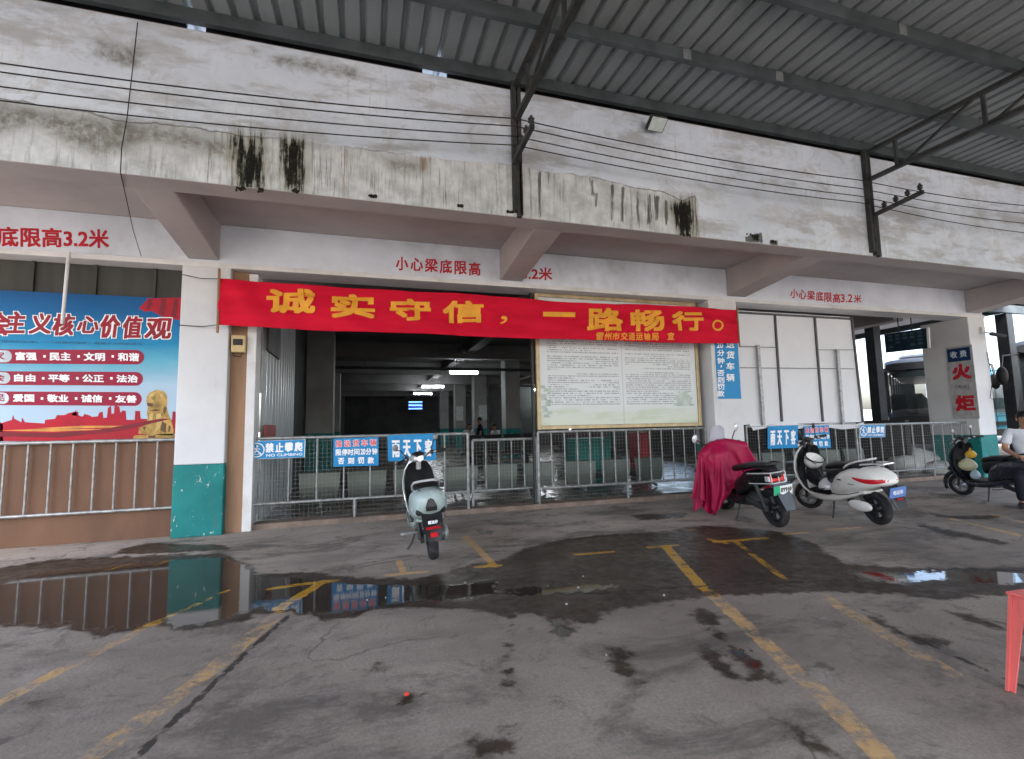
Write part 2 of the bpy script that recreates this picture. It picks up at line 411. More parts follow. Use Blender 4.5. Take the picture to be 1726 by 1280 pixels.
# worn yellow paint
dk = t.noise(1.1, 10, .74, t.coord((.8, 1.3, 1), (0, 0, -.5)), dist=.5)
base = t.mix(t.ramp(dk, .49, .63, 0, .75), base, (.085, .074, .066))
base = t.mix(t.ramp(t.noise(5, 9, .75, t.coord((1, 1, 1), (0, 0, .3)), dist=.4), .55, .66, 0, .6), base, (.095, .083, .075))
e = t.math('ADD', t.attr('paint'), t.math('MULTIPLY', t.math('SUBTRACT', nC, .5), .06))
pm = t.math('MULTIPLY', t.ramp(e, -.004, .006), t.ramp(t.noise(5, 12, .8, co), .43, .58))
pm = t.math('MULTIPLY', pm, t.ramp(nB, .28, .55, .45, 1.0))
pm = t.math('MAXIMUM', pm, t.math('MULTIPLY', t.math('MULTIPLY', t.ramp(e, -.004, .006), t.ramp(t.attr('fresh'), 0, .05)), t.ramp(t.noise(8, 10, .75, co), .36, .50, .05, .95)))
# damp + standing water
wob = t.math('ADD', t.math('MULTIPLY', t.math('SUBTRACT', nB, .5), .13), t.math('MULTIPLY', t.math('SUBTRACT', nC, .5), .24))
dm = t.ramp(t.math('ADD', t.attr('damp'), wob), -.02, .045)
wm = t.ramp(t.math('ADD', t.attr('water'), t.math('MULTIPLY', wob, 1.6)), -.015, .03)
cm = t.ramp(t.math('ADD', t.attr('crack'), t.math('MULTIPLY', t.math('SUBTRACT', nC, .5), .07)), -.004, .008)
wetcol = t.mix(1.0, base, (.23, .20, .175), 'MULTIPLY')
base = t.mix(dm, base, wetcol)
base = t.mix(t.math('MULTIPLY', wm, .6), base, (.03, .024, .02))
base = t.mix(t.math('MULTIPLY', pm, t.mixf(dm, .9, .8)), base, t.mix(dm, t.mix(t.ramp(nC, .3, .7), (.46, .275, .10), (.54, .36, .17)), t.mix(t.ramp(nC, .3, .7), (.46, .23, .02), (.56, .32, .03))))
base = t.mix(t.math('MULTIPLY', cm, .85), base, (.022, .02, .018))
rough = t.mixf(dm, t.ramp(nB, .3, .7, .62, .85), t.ramp(t.math('ADD', t.math('MULTIPLY', nC, .6), t.math('MULTIPLY', nB, .4)), .35, .68, .30, .62))
rough = t.mixf(wm, rough, .035)
vc = t.n('ShaderNodeTexVoronoi'); vc.feature = 'DISTANCE_TO_EDGE'; vc.inputs['Scale'].default_value = .55
vv = t.n('ShaderNodeVectorMath'); vv.operation = 'ADD'; vsc = t.n('ShaderNodeVectorMath'); vsc.operation = 'SCALE'; vsc.inputs['Scale'].default_value = .5
nz3 = t.n('ShaderNodeTexNoise'); nz3.inputs['Scale'].default_value = 2.2; nz3.inputs['Detail'].default_value = 7; t.l(co, nz3.inputs['Vector']); t.l(nz3.outputs[1], vsc.inputs[0]); t.l(co, vv.inputs[0]); t.l(vsc.outputs[0], vv.inputs[1]); t.l(vv.outputs[0], vc.inputs['Vector'])
ck = t.math('MULTIPLY', t.ramp(vc.outputs['Distance'], .007, .002), t.ramp(nA, .48, .58, 0, .5))
base = t.mix(ck, base, (.03, .027, .024))
hgt = t.math('ADD', t.math('MULTIPLY', nD, .35), t.math('MULTIPLY', nC, .65))
hgt = t.math('SUBTRACT', hgt, t.math('MULTIPLY', cm, .8))
t.bump(hgt, t.mixf(wm, .55, .012), .012)
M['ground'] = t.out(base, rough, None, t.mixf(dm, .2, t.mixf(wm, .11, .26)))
GP = np.stack([GX, GY, np.zeros_like(GX)], -1)
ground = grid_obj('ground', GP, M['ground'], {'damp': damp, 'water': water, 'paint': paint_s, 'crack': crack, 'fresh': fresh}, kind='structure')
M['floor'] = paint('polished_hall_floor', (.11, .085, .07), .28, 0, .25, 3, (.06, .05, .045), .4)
M['kerb'] = paint('kerb_concrete', (.20, .155, .125), .75, 0, .3, 5, (.09, .08, .07), .6, bump=.004)
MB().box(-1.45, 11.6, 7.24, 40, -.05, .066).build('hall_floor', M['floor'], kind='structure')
MB().box(-1.6, 11.6, 7.0, 7.238, -.05, .07).build('kerb', M['kerb'], kind='structure', bevel=.012)

# ================================================================== BUILDING
bld = thing('station_building', 'white plastered bus station building with mould streaked parapet, deep eaves and an open dark hall', 'building', (0, 7, 0))
# parapet face with peeled lower band and black mould
wx = np.arange(-7, 16.01, .03); wz = np.arange(3.58, 5.095, .03)
WX, WZ = np.meshgrid(wx, wz)
YF = 5.0
def Wp(pts): return [(atY(x, y, YF).x, atY(x, y, YF).z) for x, y in pts]
low_px = [(-300,120),(0,165),(60,175),(150,190),(200,205),(330,215),(400,228),(520,238),(590,248),(720,265),(890,282),(910,290),(1000,298),(1060,315),(1120,325),(1150,340),(1172,330),(1174,412),(900,372),(560,338),(0,280),(-300,240)]
mold_px = [[(397,240),(404,226),(410,238),(420,252),(432,230),(440,226),(443,260),(440,318),(425,312),(415,322),(404,322),(397,290)],
 [(476,238),(510,240),(512,270),(508,322),(496,320),(484,318),(476,290)],
 [(1146,338),(1168,336),(1168,398),(1148,392),(1136,370),(1130,350)]]
streak_px = [[(996,302),(1000,302),(1000,330),(996,330)], [(1003,325),(1007,325),(1006,350),(1003,350)], [(1029,312),(1034,312),(1032,372),(1030,372)],
 [(1047,314),(1053,314),(1050,374),(1047,374)], [(1073,322),(1077,322),(1076,384),(1073,384)], [(1092,327),(1097,327),(1096,378),(1092,378)], [(1103,330),(1112,330),(1108,372),(1104,372)],
 [(1120,338),(1126,338),(1124,380),(1121,380)], [(908,290),(912,290),(911,365),(908,365)],[(1255,400),(1283,392),(1286,410),(1258,408)],[(1296,408),(1310,405),(1312,414),(1298,414)]]
rust_px = [[(582,250),(586,250),(585,332),(582,332)], [(706,264),(724,266),(718,290),(710,290)], [(418,232),(426,232),(426,300),(420,300)]]
dirt_px = [[(-200,130),(0,165),(120,190),(330,222),(395,240),(390,270),(250,240),(160,268),(60,215),(0,230),(-200,200)], [(640,262),(720,275),(722,292),(660,290)],[(170,70),(240,90),(235,120),(150,95)], [(420,82),(600,115),(600,135),(470,110)]]
A = dict(low=sdf_poly(WX, WZ, Wp(low_px)), mold=np.max([sdf_poly(WX, WZ, Wp(p)) for p in mold_px], 0), streak=np.max([sdf_poly(WX, WZ, Wp(p)) for p in streak_px], 0),
 rust=np.max([sdf_poly(WX, WZ, Wp(p)) for p in rust_px], 0), dirt=np.max([sdf_poly(WX, WZ, Wp(p)) for p in dirt_px], 0))
t = NT('weathered_white_plaster')
co = t.coord()
n1 = t.noise(.9, 9, .65, co); n2 = t.noise(4.5, 9, .65, co); n3 = t.noise(16, 8, .65, co); nv = t.noise(22, 9, .75, t.coord((1, 1, .07))); nh = t.noise(2.2, 9, .7, t.coord((.45, 1, 1.6)))
c = t.mix(t.ramp(n1, .32, .68), (.56, .64, .73), (.68, .76, .85))
c = t.mix(t.ramp(nh, .48, .64, 0, .7), c, (.31, .325, .335))
c = t.mix(t.ramp(t.noise(3.1, 10, .78, t.coord((.6, 1, 1.1)), dist=.6), .46, .62, 0, .55), c, (.44, .46, .475))
c = t.mix(t.ramp(n2, .58, .75, 0, .4), c, (.68, .69, .69))
c = t.mix(t.math('MULTIPLY', t.ramp(nv, .52, .7, 0, .5), t.ramp(n1, .42, .6)), c, (.28, .275, .25))
c = t.mix(t.ramp(t.noise(1.7, 10, .75, t.coord((1, 1, 1.2)), dist=.8), .56, .64, 0, .45), c, (.38, .375, .36))
c = t.mix(t.ramp(n3, .62, .72, 0, .4), c, (.22, .21, .19))
lowm = t.ramp(t.math('ADD', t.attr('low'), t.math('MULTIPLY', t.math('SUBTRACT', n2, .5), .08)), -.004, .012)
lc = t.mix(t.ramp(n2, .3, .7), (.38, .41, .42), (.66, .70, .72))
lc = t.mix(t.ramp(nv, .5, .66, 0, .7), lc, (.22, .225, .21))
lc = t.mix(t.ramp(n1, .55, .7, 0, .5), lc, (.25, .27, .25))
lc = t.mix(t.math('MULTIPLY', t.ramp(t.noise(30, 8, .7, t.coord((1, 1, .05))), .52, .66), t.ramp(t.noise(1.1, 6, .6, co), .45, .6)), lc, (.12, .125, .105))
c = t.mix(t.math('MULTIPLY', lowm, .9), c, lc)
edge = t.ramp(t.math('ABSOLUTE', t.math('ADD', t.attr('low'), t.math('MULTIPLY', t.math('SUBTRACT', n2, .5), .08))), .012, .002, 0, .75)
c = t.mix(t.math('MULTIPLY', edge, t.ramp(n1, .4, .55)), c, (.10, .10, .09))
dirtm = t.ramp(t.math('ADD', t.attr('dirt'), t.math('MULTIPLY', t.math('SUBTRACT', n2, .5), .35)), -.06, .10)
c = t.mix(t.math('MULTIPLY', dirtm, t.ramp(n3, .3, .62, .3, .9)), c, (.155, .15, .125))
rustm = t.ramp(t.math('ADD', t.attr('rust'), t.math('MULTIPLY', t.math('SUBTRACT', nv, .53), .30)), -.03, .03, 0, .7)
c = t.mix(rustm, c, (.22, .13, .05))
streakm = t.ramp(t.math('ADD', t.attr('streak'), t.math('MULTIPLY', t.math('SUBTRACT', nv, .5), .11)), -.012, .008)
c = t.mix(t.math('MULTIPLY', streakm, .85), c, (.045, .045, .03))
moldm = t.ramp(t.math('ADD', t.attr('mold'), t.math('ADD', t.math('MULTIPLY', t.math('SUBTRACT', nv, .52), .55), t.math('MULTIPLY', t.math('SUBTRACT', n3, .5), .12))), -.03, .03)
c = t.mix(t.ramp(t.math('ADD', t.attr('mold'), t.math('MULTIPLY', t.math('SUBTRACT', nv, .5), .45)), -.13, .03, 0, .7), c, (.17, .165, .10))
c = t.mix(moldm, c, t.mix(t.ramp(n3, .5, .72), (.008, .009, .008), (.035, .036, .014)))
t.bump(t.math('ADD', t.math('MULTIPLY', n3, .4), t.math('SUBTRACT', n2, t.math('MULTIPLY', lowm, .8))), .45, .012)
M['plaster_old'] = t.out(c, .85, None, .2)
WP = np.stack([WX, np.full_like(WX, YF), WZ], -1)
par = grid_obj('parapet', WP, M['plaster_old'], A, bld)
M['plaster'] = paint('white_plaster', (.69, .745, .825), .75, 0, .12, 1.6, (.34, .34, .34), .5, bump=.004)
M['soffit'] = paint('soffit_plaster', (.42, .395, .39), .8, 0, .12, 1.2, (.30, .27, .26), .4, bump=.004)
MB().box(-7, 16, 5.004, 5.27, 3.575, 5.09).build('parapet_core', M['soffit'], bld)
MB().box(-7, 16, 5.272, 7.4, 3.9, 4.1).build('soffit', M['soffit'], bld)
MB().box(-7, 16, 5.3, 40, 4.102, 4.35).build('roof_slab', M['plaster'], bld)
# drips of moss hanging below the parapet edge
M['moss'] = paint('black_moss', (.02, .022, .012), .95, 0, .5, 30, (.06, .06, .02), .5)
for (x, y, w, h) in [(408,322,.05,.03), (440,324,.02,.02), (497,325,.025,.025), (1270,402,.10,.06), (1303,410,.04,.02), (1155,398,.06,.02), (628,334,.03,.008), (775,350,.03,.007), (860,360,.03,.008)]:
    p = atY(x, y, YF); m = MB()
    for k in range(14): m.ell((p.x+random.gauss(0, w*.55), 4.992, p.z+.015+random.gauss(0, h*.35)), random.uniform(.006, .016), .011, random.uniform(.008, .024), 6, 4)
    m.build('moss_clump', M['moss'], bld, smooth=True)
# lintel with its small ledge
lint = MB().box(-7, 12.62, 6.85, 7.2, 3.39, 3.9).build('lintel', M['plaster'], bld, bevel=.01)
MB().box(-7, 12.64, 6.825, 7.22, 3.325, 3.388).build('ledge', M['white_trim'], bld, bevel=.006)
# cantilever beams under the eaves
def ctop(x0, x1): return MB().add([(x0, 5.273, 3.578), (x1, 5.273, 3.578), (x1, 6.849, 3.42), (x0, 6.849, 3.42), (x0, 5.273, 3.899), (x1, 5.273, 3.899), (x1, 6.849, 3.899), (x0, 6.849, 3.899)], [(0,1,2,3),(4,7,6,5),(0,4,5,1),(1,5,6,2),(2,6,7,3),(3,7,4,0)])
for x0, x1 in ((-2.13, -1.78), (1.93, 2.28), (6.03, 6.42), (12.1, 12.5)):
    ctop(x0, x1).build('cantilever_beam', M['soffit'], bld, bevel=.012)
# pillars: white above, teal below
def pillar(x0, x1, y0, y1, z1, zt, name='pillar'):
    p = MB().box(x0, x1, y0, y1, zt, z1).build(name, M['pillar_white'], bld, bevel=.012)
    MB().box(x0-.002, x1+.002, y0-.002, y1, 0, zt-.001).build('painted_base', M['teal'], p, bevel=.012)
    return p
t = NT('pillar_white'); co = t.coord()
c = t.mix(t.ramp(t.noise(1.5, 8, .6, co), .3, .7), (.56, .575, .60), (.64, .655, .675))
c = t.mix(t.ramp(t.noise(5, 10, .75, t.coord((1.6, 1.6, .5))), .62, .72, 0, .55), c, (.33, .31, .28))
c = t.mix(t.ramp(t.noise(2.2, 12, .8, t.coord((3, 3, .6))), .64, .67, 0, .5), c, (.25, .24, .23))
M['pillar_white'] = t.out(c, .65, None, .2)
t = NT('teal_paint'); co = t.coord()
c = t.mix(t.ramp(t.noise(2.5, 8, .6, co), .3, .7), (.008, .15, .15), (.014, .20, .195))
c = t.mix(t.ramp(t.noise(11, 11, .76, t.coord((1.3, 1.3, .8))), .60, .63, 0, .9), c, (.55, .56, .53))
c = t.mix(t.ramp(t.noise(4, 10, .75, t.coord((1, 1, .3))), .56, .70, 0, .7), c, (.07, .13, .125))
c = t.mix(t.ramp(t.noise(34, 6, .7, t.coord((.25, .25, 1.4))), .68, .72, 0, .6), c, (.45, .50, .48))
M['teal'] = t.out(c, .55, None, .2)
pillar(-2.185, -1.645, 6.83, 7.3, 3.33, .86)
pillar(5.62, 6.2, 6.83, 7.35, 3.33, .86)
pillar(12.1, 12.62, 6.83, 7.75, 3.33, .86)

# lettering painted on the lintel: two rows of it on the same beam
YL = 6.8485
def painted(items, bold):
    m = MB()
    for ch, x0, y0, x1, y1, dy in items: px_text(m, ch, x0, y0, x1, y1, YL, bold, dy)
    m.build('painted_lettering', M['letter_red'], lint)
painted([('底限高3.2米', -6, 382, 184, 416, 3)], .024)
painted([('小', 667,433,688,456,0), ('心', 692,435,713,457,0), ('梁', 716,436,738,459,0), ('底', 741,438,762,461,0), ('限', 766,440,787,463,0), ('高', 790,442,810,465,0)], .024)
painted([('3.2米', 879, 450, 931, 472, 1)], .024)
painted([(ch, 1332+k*14.3, 487+k*1.6, 1345+k*14.3, 503+k*1.6, 0) for k, ch in enumerate('小心梁底限高')]+[('3.2', 1417, 496, 1437, 510, 0), ('米', 1439, 497, 1452, 511, 0)], .022)

# ---- open waiting hall
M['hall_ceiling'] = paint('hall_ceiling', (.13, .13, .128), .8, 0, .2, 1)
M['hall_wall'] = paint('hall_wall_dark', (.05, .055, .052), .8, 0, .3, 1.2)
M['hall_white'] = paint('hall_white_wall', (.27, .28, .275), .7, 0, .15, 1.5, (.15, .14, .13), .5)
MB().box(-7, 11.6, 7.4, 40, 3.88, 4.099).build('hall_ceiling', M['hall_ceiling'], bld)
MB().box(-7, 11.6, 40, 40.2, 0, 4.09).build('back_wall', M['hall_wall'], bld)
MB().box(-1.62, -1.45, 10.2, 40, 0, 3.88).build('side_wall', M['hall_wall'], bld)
for y in (10.6, 15.2, 19.8, 24.4, 29, 34): MB().box(-1.45, 11.6, y, y+.35, 3.42, 3.879).build('ceiling_beam', M['hall_ceiling'], bld)
for x in (3.0, 7.3): MB().box(x, x+.3, 7.3, 40, 3.55, 3.878).build('ceiling_beam', M['hall_ceiling'], bld)
MB().box(11.3, 11.6, 7.76, 26, 3.42, 3.878).build('edge_beam', M['soffit'], bld)
def hcol(x0, x1, y0, y1):
    p = MB().box(x0, x1, y0, y1, 1.15, 3.878).build('hall_column', M['hall_white'], bld, bevel=.01)
    MB().box(x0-.002, x1+.002, y0-.002, y1, .067, 1.149).build('painted_base', M['teal'], p)
    return p
hcol(4.92, 5.48, 17, 17.56); hcol(5.0, 5.6, 22.6, 23.2); hcol(4.95, 5.55, 27.4, 28); hcol(4.9, 5.5, 33, 33.6)
hcol(-1.45, -.78, 13.6, 14.3); hcol(10.9, 11.45, 13.5, 14.05); hcol(10.9, 11.45, 20, 20.6); hcol(9.2, 9.8, 29, 29.6); hcol(-1.45, -.9, 20, 20.6)
MB().box(11.42, 11.55, 7.8, 26, .067, 1.2).build('low_partition', M['hall_wall'], bld)
MB().box(6.6, 11.3, 26, 26.2, .067, 3.42).build('partition', M['hall_wall'], bld)
# left bay: dark shutter above the poster, brown panel below
M['shutter_dark'] = paint('dark_shutter', (.055, .055, .05), .6, .1, .3, 2, stretch=(3, 1, .3))
m = MB().box(-7, -2.19, 7.06, 7.12, 1.15, 3.32)
for k in range(8): m.box(-6.9+k*.62, -6.87+k*.62, 7.03, 7.06, 2.4, 3.32)
m.build('shutter_panel', M['shutter_dark'], bld)
# doorway trim on the right of the left pillar
MB().box(-1.643, -1.455, 6.95, 7.2, 0, 3.32).build('tan_board', M['wood'], bld)
MB().box(-1.453, -1.345, 6.93, 7.22, .0, 3.3).build('door_jamb', M['white_trim'], bld, bevel=.008)
# power meter box on the tan board
mt = thing('meter_box', 'small cream electric meter box high on the tan board', 'meter', (-1.55, 6.95, 2.25))
MB().box(-1.625, -1.46, 6.86, 6.949, 2.25, 2.47).build('case', paint('cream_plastic', (.55, .42, .22), .5, 0, .1, 10), mt, bevel=.012)
MB().box(-1.60, -1.49, 6.852, 6.861, 2.34, 2.42).build('window', M['ink'], mt)
MB().tube([(-1.61, 6.9, 2.25), (-1.6, 6.9, 2.21), (-1.52, 6.9, 2.2), (-1.5, 6.9, 2.25)], .006).build('cable', M['cable'], mt)
# folded steel shutter standing along the left wall of the hall
fs = thing('folding_shutter', 'pale silver folding shutter stacked along the hall entrance', 'shutter', (-1.34, 7.3, .07))
m = MB(); yy = np.linspace(7.24, 10.1, 24); pts = []
for i, y in enumerate(yy):
    d = .035 if i % 2 else 0
    pts.append((-1.33+d, y)); pts.append((-1.33+d, y+.075))
P = [(x, y, .08) for x, y in pts]; Q = [(x, y, 3.3) for x, y in pts]
n = len(pts); m.add(P+Q, [(i, i+1, n+i+1, n+i) for i in range(n-1)]); m.build('leaf', M['silver'], fs)
MB().box(-1.29, -1.262, 7.3, 8.25, 2.35, 3.2).build('dark_plate', M['shutter_dark'], fs)
MB().box(-1.285, -1.26, 7.26, 8.0, 1.0, 1.33).build('red_notice', paint('faded_red', (.36, .07, .06), .6), fs)

# ---- lamps and fittings in the hall
M['tube'] = emit('fluorescent_tube', (.92, .97, 1), 14)
def hlamp(x, y, z, L, label):
    o = thing('ceiling_lamp', label, 'lamp', (x, y, z), group='fluorescent lamps in the hall')
    MB().box(x-L/2, x+L/2, y-.05, y+.05, z+.05, z+.12).build('housing', M['white_trim'], o)
    MB().tube([(x-L/2+.03, y, z), (x+L/2-.03, y, z)], .042, 10).build('tube', M['tube'], o, smooth=True)
    MB().tube([(x-L/3, y, z+.12), (x-L/3, y, 3.9)], .006).tube([(x+L/3, y, z+.12), (x+L/3, y, 3.9)], .006).build('hanger', M['cable'], o)
hlamp(3.4, 17, 3.17, 1.05, 'largest glowing fluorescent lamp in the dark hall, nearest of the row')
hlamp(3.12, 23.1, 3.17, 1.05, 'second glowing fluorescent lamp of the row in the dark hall')
hlamp(3.2, 28, 3.17, 1.05, 'third and smallest glowing fluorescent lamp of the row, above the blue screen')
hlamp(9.3, 25, 3.17, 1.0, 'single glowing fluorescent lamp right of the white hall column, beside the notice board')
pp = thing('ceiling_pipe', 'dark pipe running across under the hall ceiling', 'pipe', (1, 16, 3.2))
MB().tube([(-1.4, 16.2, 3.2), (11.2, 16.2, 3.2)], .05, 10).build('pipe', M['dark_steel'], pp, smooth=True)
for x in (0, 3, 6, 9): MB().tube([(x, 16.2, 3.25), (x, 16.2, 3.88)], .012).build('hanger', M['dark_steel'], pp)
led = thing('led_screen', 'small blue lit display screen hanging deep in the hall', 'screen', (3.35, 35, 2.7))
MB().box(2.95, 4.0, 35, 35.15, 2.5, 3.15).build('case', M['black'], led)
t = NT('led_rows'); w = t.n('ShaderNodeTexWave'); w.bands_direction = 'Z'; w.inputs['Scale'].default_value = 1.3; w.inputs['Distortion'].default_value = 2; t.l(t.coord(), w.inputs['Vector'])
cc = t.mix(t.ramp(w.outputs[0], .55, .8), (.003, .015, .12), (.12, .3, .7)); t.out(cc, .4); t.l(cc, t.b.inputs['Emission Color']); t.b.inputs['Emission Strength'].default_value = .6
MB().box(3.0, 3.95, 34.985, 34.999, 2.55, 3.1).build('display', t.m, led)
fan = thing('ceiling_fan', 'dark ceiling fan under the hall ceiling near the first lamp', 'fan', (2.35, 12.2, 3.4))
m = MB().lathe((2.35, 12.2, 3.1), (0, 0, 1), [(.0, 0), (.1, .02), (.12, .07), (.1, .12), (0, .13)], 14); m.build('motor', M['dark_steel'], fan, smooth=True)
MB().tube([(2.35, 12.2, 3.2), (2.35, 12.2, 3.88)], .014).build('rod', M['dark_steel'], fan)
for k in range(3):
    a = k*2.094+.5; d = Vector((math.cos(a), math.sin(a), 0)); s2 = Vector((-d.y, d.x, .15))
    MB().obox(Vector((2.35, 12.2, 3.15))+d*.38, d*.27, s2*.06, Vector((0, 0, .004))).build('blade', M['dark_steel'], fan)
# notices on the far columns
M['paper'] = paint('notice_paper', (.5, .55, .56), .7, 0, .2, 9)
for i, (x, y, z, w_, h_, lb) in enumerate([(5.2, 22.59, 1.55, .4, .7, 'pale notice sheet on the second white hall column'), (5.0, 27.39, 1.6, .4, .8, 'pale notice sheet on the third white hall column')]):
    tag(MB().box(x, x+w_, y-.01, y, z, z+h_).build('notice_sheet', M['paper']), lb, 'notice')

# ---- waiting benches seen through the barriers
M['bench'] = paint('bench_steel', (.115, .135, .12), .42, .25, .1, 2, (.12, .12, .10), .3)
def bench_root(x, y, label):
    o = thing('waiting_bench', label, 'bench', (x, y, .067), group='steel waiting benches behind the barriers')
    for k in range(3):
        c = x+(k-1)*.70
        b = MB(); W0, W1 = .30, .27
        n = 9; rows = []
        for (dy, z, w) in ((.05, .60, W0), (.02, .58, W0), (-.01, .40, .29), (.0, .22, W1), (.04, .17, W1)):
            rows.append([(c+w*(2*i/(n-1)-1), y+dy+.03*(1-(2*i/(n-1)-1)**2), z) for i in range(n)])
        b.loft(rows, cap=False, open_ring=True).build('backrest', M['bench'], o, smooth=True)
        MB().box(c-.27, c+.27, y+.05, y+.48, .33, .355).build('seat', M['bench'], o, bevel=.01)
    MB().box(x-1.05, x+1.05, y+.2, y+.26, .25, .31).build('beam', M['dark_steel'], o)
    for s in (-.72, .72):
        MB().bar((x+s, y+.23, .28), (x+s+.05, y-.12, .085), .045, .03).bar((x+s, y+.23, .28), (x+s, y+.5, .085), .045, .03).build('leg', M['steel'], o)
    return o
for x, lb in ((.05, 'steel waiting bench farthest left, behind the no climbing sign'), (2.25, 'steel waiting bench behind the barrier gap left of the notice board'), (4.45, 'steel waiting bench below the framed notice board'), (7.4, 'steel waiting bench below the white panel board'), (9.6, 'steel waiting bench farthest right, behind the sacks and bus bay barrier')):
    bench_root(x, 8.15, lb)
def crate(x, y, z, w, d, h, mt, nm, lb, cat):
    o = thing(nm, lb, cat, (x, y, z))
    MB().box(x-w/2, x+w/2, y-d/2, y+d/2, z, z+h).build('body', mt, o, bevel=.02)
    MB().box(x-w/2-.01, x+w/2+.01, y-d/2-.01, y+d/2+.01, z+h+.001, z+h+.04).build('lid', mt, o, bevel=.01)
M['teal_plastic'] = paint('teal_plastic', (.01, .15, .14), .4, 0, .1, 5)
crate(4.5, 9.4, .067, .8, .5, .85, M['teal_plastic'], 'storage_bin', 'teal plastic bin behind the steel bench below the notice board', 'bin')
crate(5.85, 9.6, .067, .3, .4, .95, paint('red_plastic', (.3, .02, .03), .4), 'storage_box', 'dark red box behind the bench near the middle pillar', 'box')
# white sacks
M['sack'] = paint('woven_sack', (.50, .52, .52), .7, 0, .15, 9, (.25, .25, .24), .4, bump=.01)
def sack(x, y, z, sx, sy, sz, lb, seed):
    r = random.Random(seed); m = MB(); m.ell((x, y, z+sz), sx, sy, sz, 20, 14)
    for i, p in enumerate(m.v):
        k = 1+.10*math.sin(7*p[0]+seed)*math.cos(9*p[2]+seed)+r.uniform(-.03, .03)
        m.v[i] = (x+(p[0]-x)*k, y+(p[1]-y)*k, max(z, z+(p[2]-z)*k))
    tag(m.build('sack', M['sack'], smooth=True), lb, 'sack', 'sacks behind the barrier')
sack(11.55, 7.9, .0, .42, .3, .22, 'grey shaded woven sack at the left of the heap behind the barrier', 1)
sack(12.0, 7.9, .0, .5, .3, .27, 'bright white sack slumped against the last pillar behind the barrier', 4)
sack(11.9, 7.55, .0, .35, .25, .15, 'small white sack lying low in front of the heap behind the barrier', 8)

# ================================================================== STEEL CANOPY OVER THE FORECOURT
can = thing('steel_canopy', 'dark steel forecourt canopy with ribbed metal roof on trusses', 'canopy', (0, 0, 0))
def rz(y): return 5.30-.030*(5.1-y)
M['roof'] = paint('ribbed_roof_sheet', (.225, .255, .27), .5, .1, .12, 1.0, (.17, .17, .165), .4, stretch=(4, .4, 1))
m = MB(); prof = []; x = -6.0
while x < 16.4:
    prof += [(x, 0), (x+.125, 0), (x+.145, .045), (x+.18, .045)]; x += .2
ys = [5.55, 3.5, 1.0, -2.5, -6.0]
m.loft([[(a, y, rz(y)+b) for a, b in prof] for y in ys], cap=False, open_ring=True)
m.build('roof_sheet', M['roof'], can)
M['splice'] = paint('pale_splice_plate', (.17, .19, .195), .6, 0, .2, 12)
# purlins: C sections along X with bright splice plates
for i, y in enumerate((5.02, 4.16, 3.26, 2.35, 1.4, .4, -.6, -1.7, -3.1, -4.4, -5.8)):
    z = rz(y)-.006
    MB().box(-6.1, 16.5, y-.045, y+.015, z-.13, z).build('purlin', M['green_steel'], can)
    if i in (1, 2):
        for xx in ((3.3, 4.55) if i == 1 else (5.2,)):
            MB().box(xx-.05, xx+.05, y-.052, y-.047, z-.125, z-.01).build('splice_plate', M['splice'], can)
# flashing along the wall head, with two gaps that let the sky through
M['flash'] = paint('dark_flashing', (.03, .032, .04), .7, 0, .3, 4)
for x0, x1 in ((-6.1, -1.72), (-1.55, .6), (.88, 16.5)):
    MB().box(x0, x1, 5.2, 5.23, 5.0, 5.30).build('flashing', M['flash'], can)
# trusses and their posts
def truss(x):
    MB().box(x-.05, x-.005, 4.93, 4.998, 3.62, 5.16).box(x+.02, x+.06, 4.94, 4.998, 3.58, 5.16).build('post', M['dark_steel'], can, bevel=.004)
    MB().bar((x, 4.96, rz(4.96)-.19), (x, -5.9, rz(-5.9)-.19), .06, .05).build('top_chord', M['dark_steel'], can)
    MB().bar((x, 4.96, rz(4.96)-.60), (x, -5.9, rz(-5.9)-.60), .06, .05).build('bottom_chord', M['dark_steel'], can)
    ys = [4.55, 3.55, 2.55, 1.5, .5, -.5, -1.5, -2.5, -3.5, -4.5, -5.5]
    for y in ys: MB().bar((x, y, rz(y)-.60), (x, y, rz(y)-.19), .035, .035).build('web_strut', M['dark_steel'], can)
    for a, b in zip(ys[:-1], ys[1:]): MB().bar((x, a-.12, rz(a)-.58), (x, b+.1, rz(b)-.21), .03, .03).build('web_brace', M['dark_steel'], can)
for x in (-3.72, 1.62, 6.98, 12.3): truss(x)
# outer columns of the canopy, behind the photographer
for x in (-3.72, 1.62, 6.98, 12.3): MB().box(x-.08, x+.08, -5.85, -5.69, 0, 4.35).build('column', M['dark_steel'], can)
# insulator brackets on two of the posts
def bracket(x, label):
    o = thing('insulator_bracket', label, 'bracket', (x, 4.9, 4.15), group='cable brackets on the canopy posts')
    MB().bar((x+.02, 4.92, 4.16), (x+.02, 4.28, 4.20), .045, .05).build('arm', M['dark_steel'], o)
    MB().bar((x+.09, 4.965, 3.56), (x+.09, 4.965, 4.2), .045, .05).build('mount', M['dark_steel'], o)
    for k in range(4):
        y = 4.78-k*.155; z = 4.20+k*.01
        MB().lathe((x+.02, y, z), (0, 0, 1), [(.006, 0), (.018, .015), (.034, .03), (.02, .042), (.036, .06), (.02, .075), (.01, .1), (.002, .105)], 12).build('insulator', M['dark_steel'], o, smooth=True)
    return o
bracket(1.55, 'short cable bracket with insulators pointing at the viewer on the middle post')
bracket(6.98, 'long cable bracket with four insulators on the right hand post')
names = ['topmost', 'second', 'third', 'lowest']
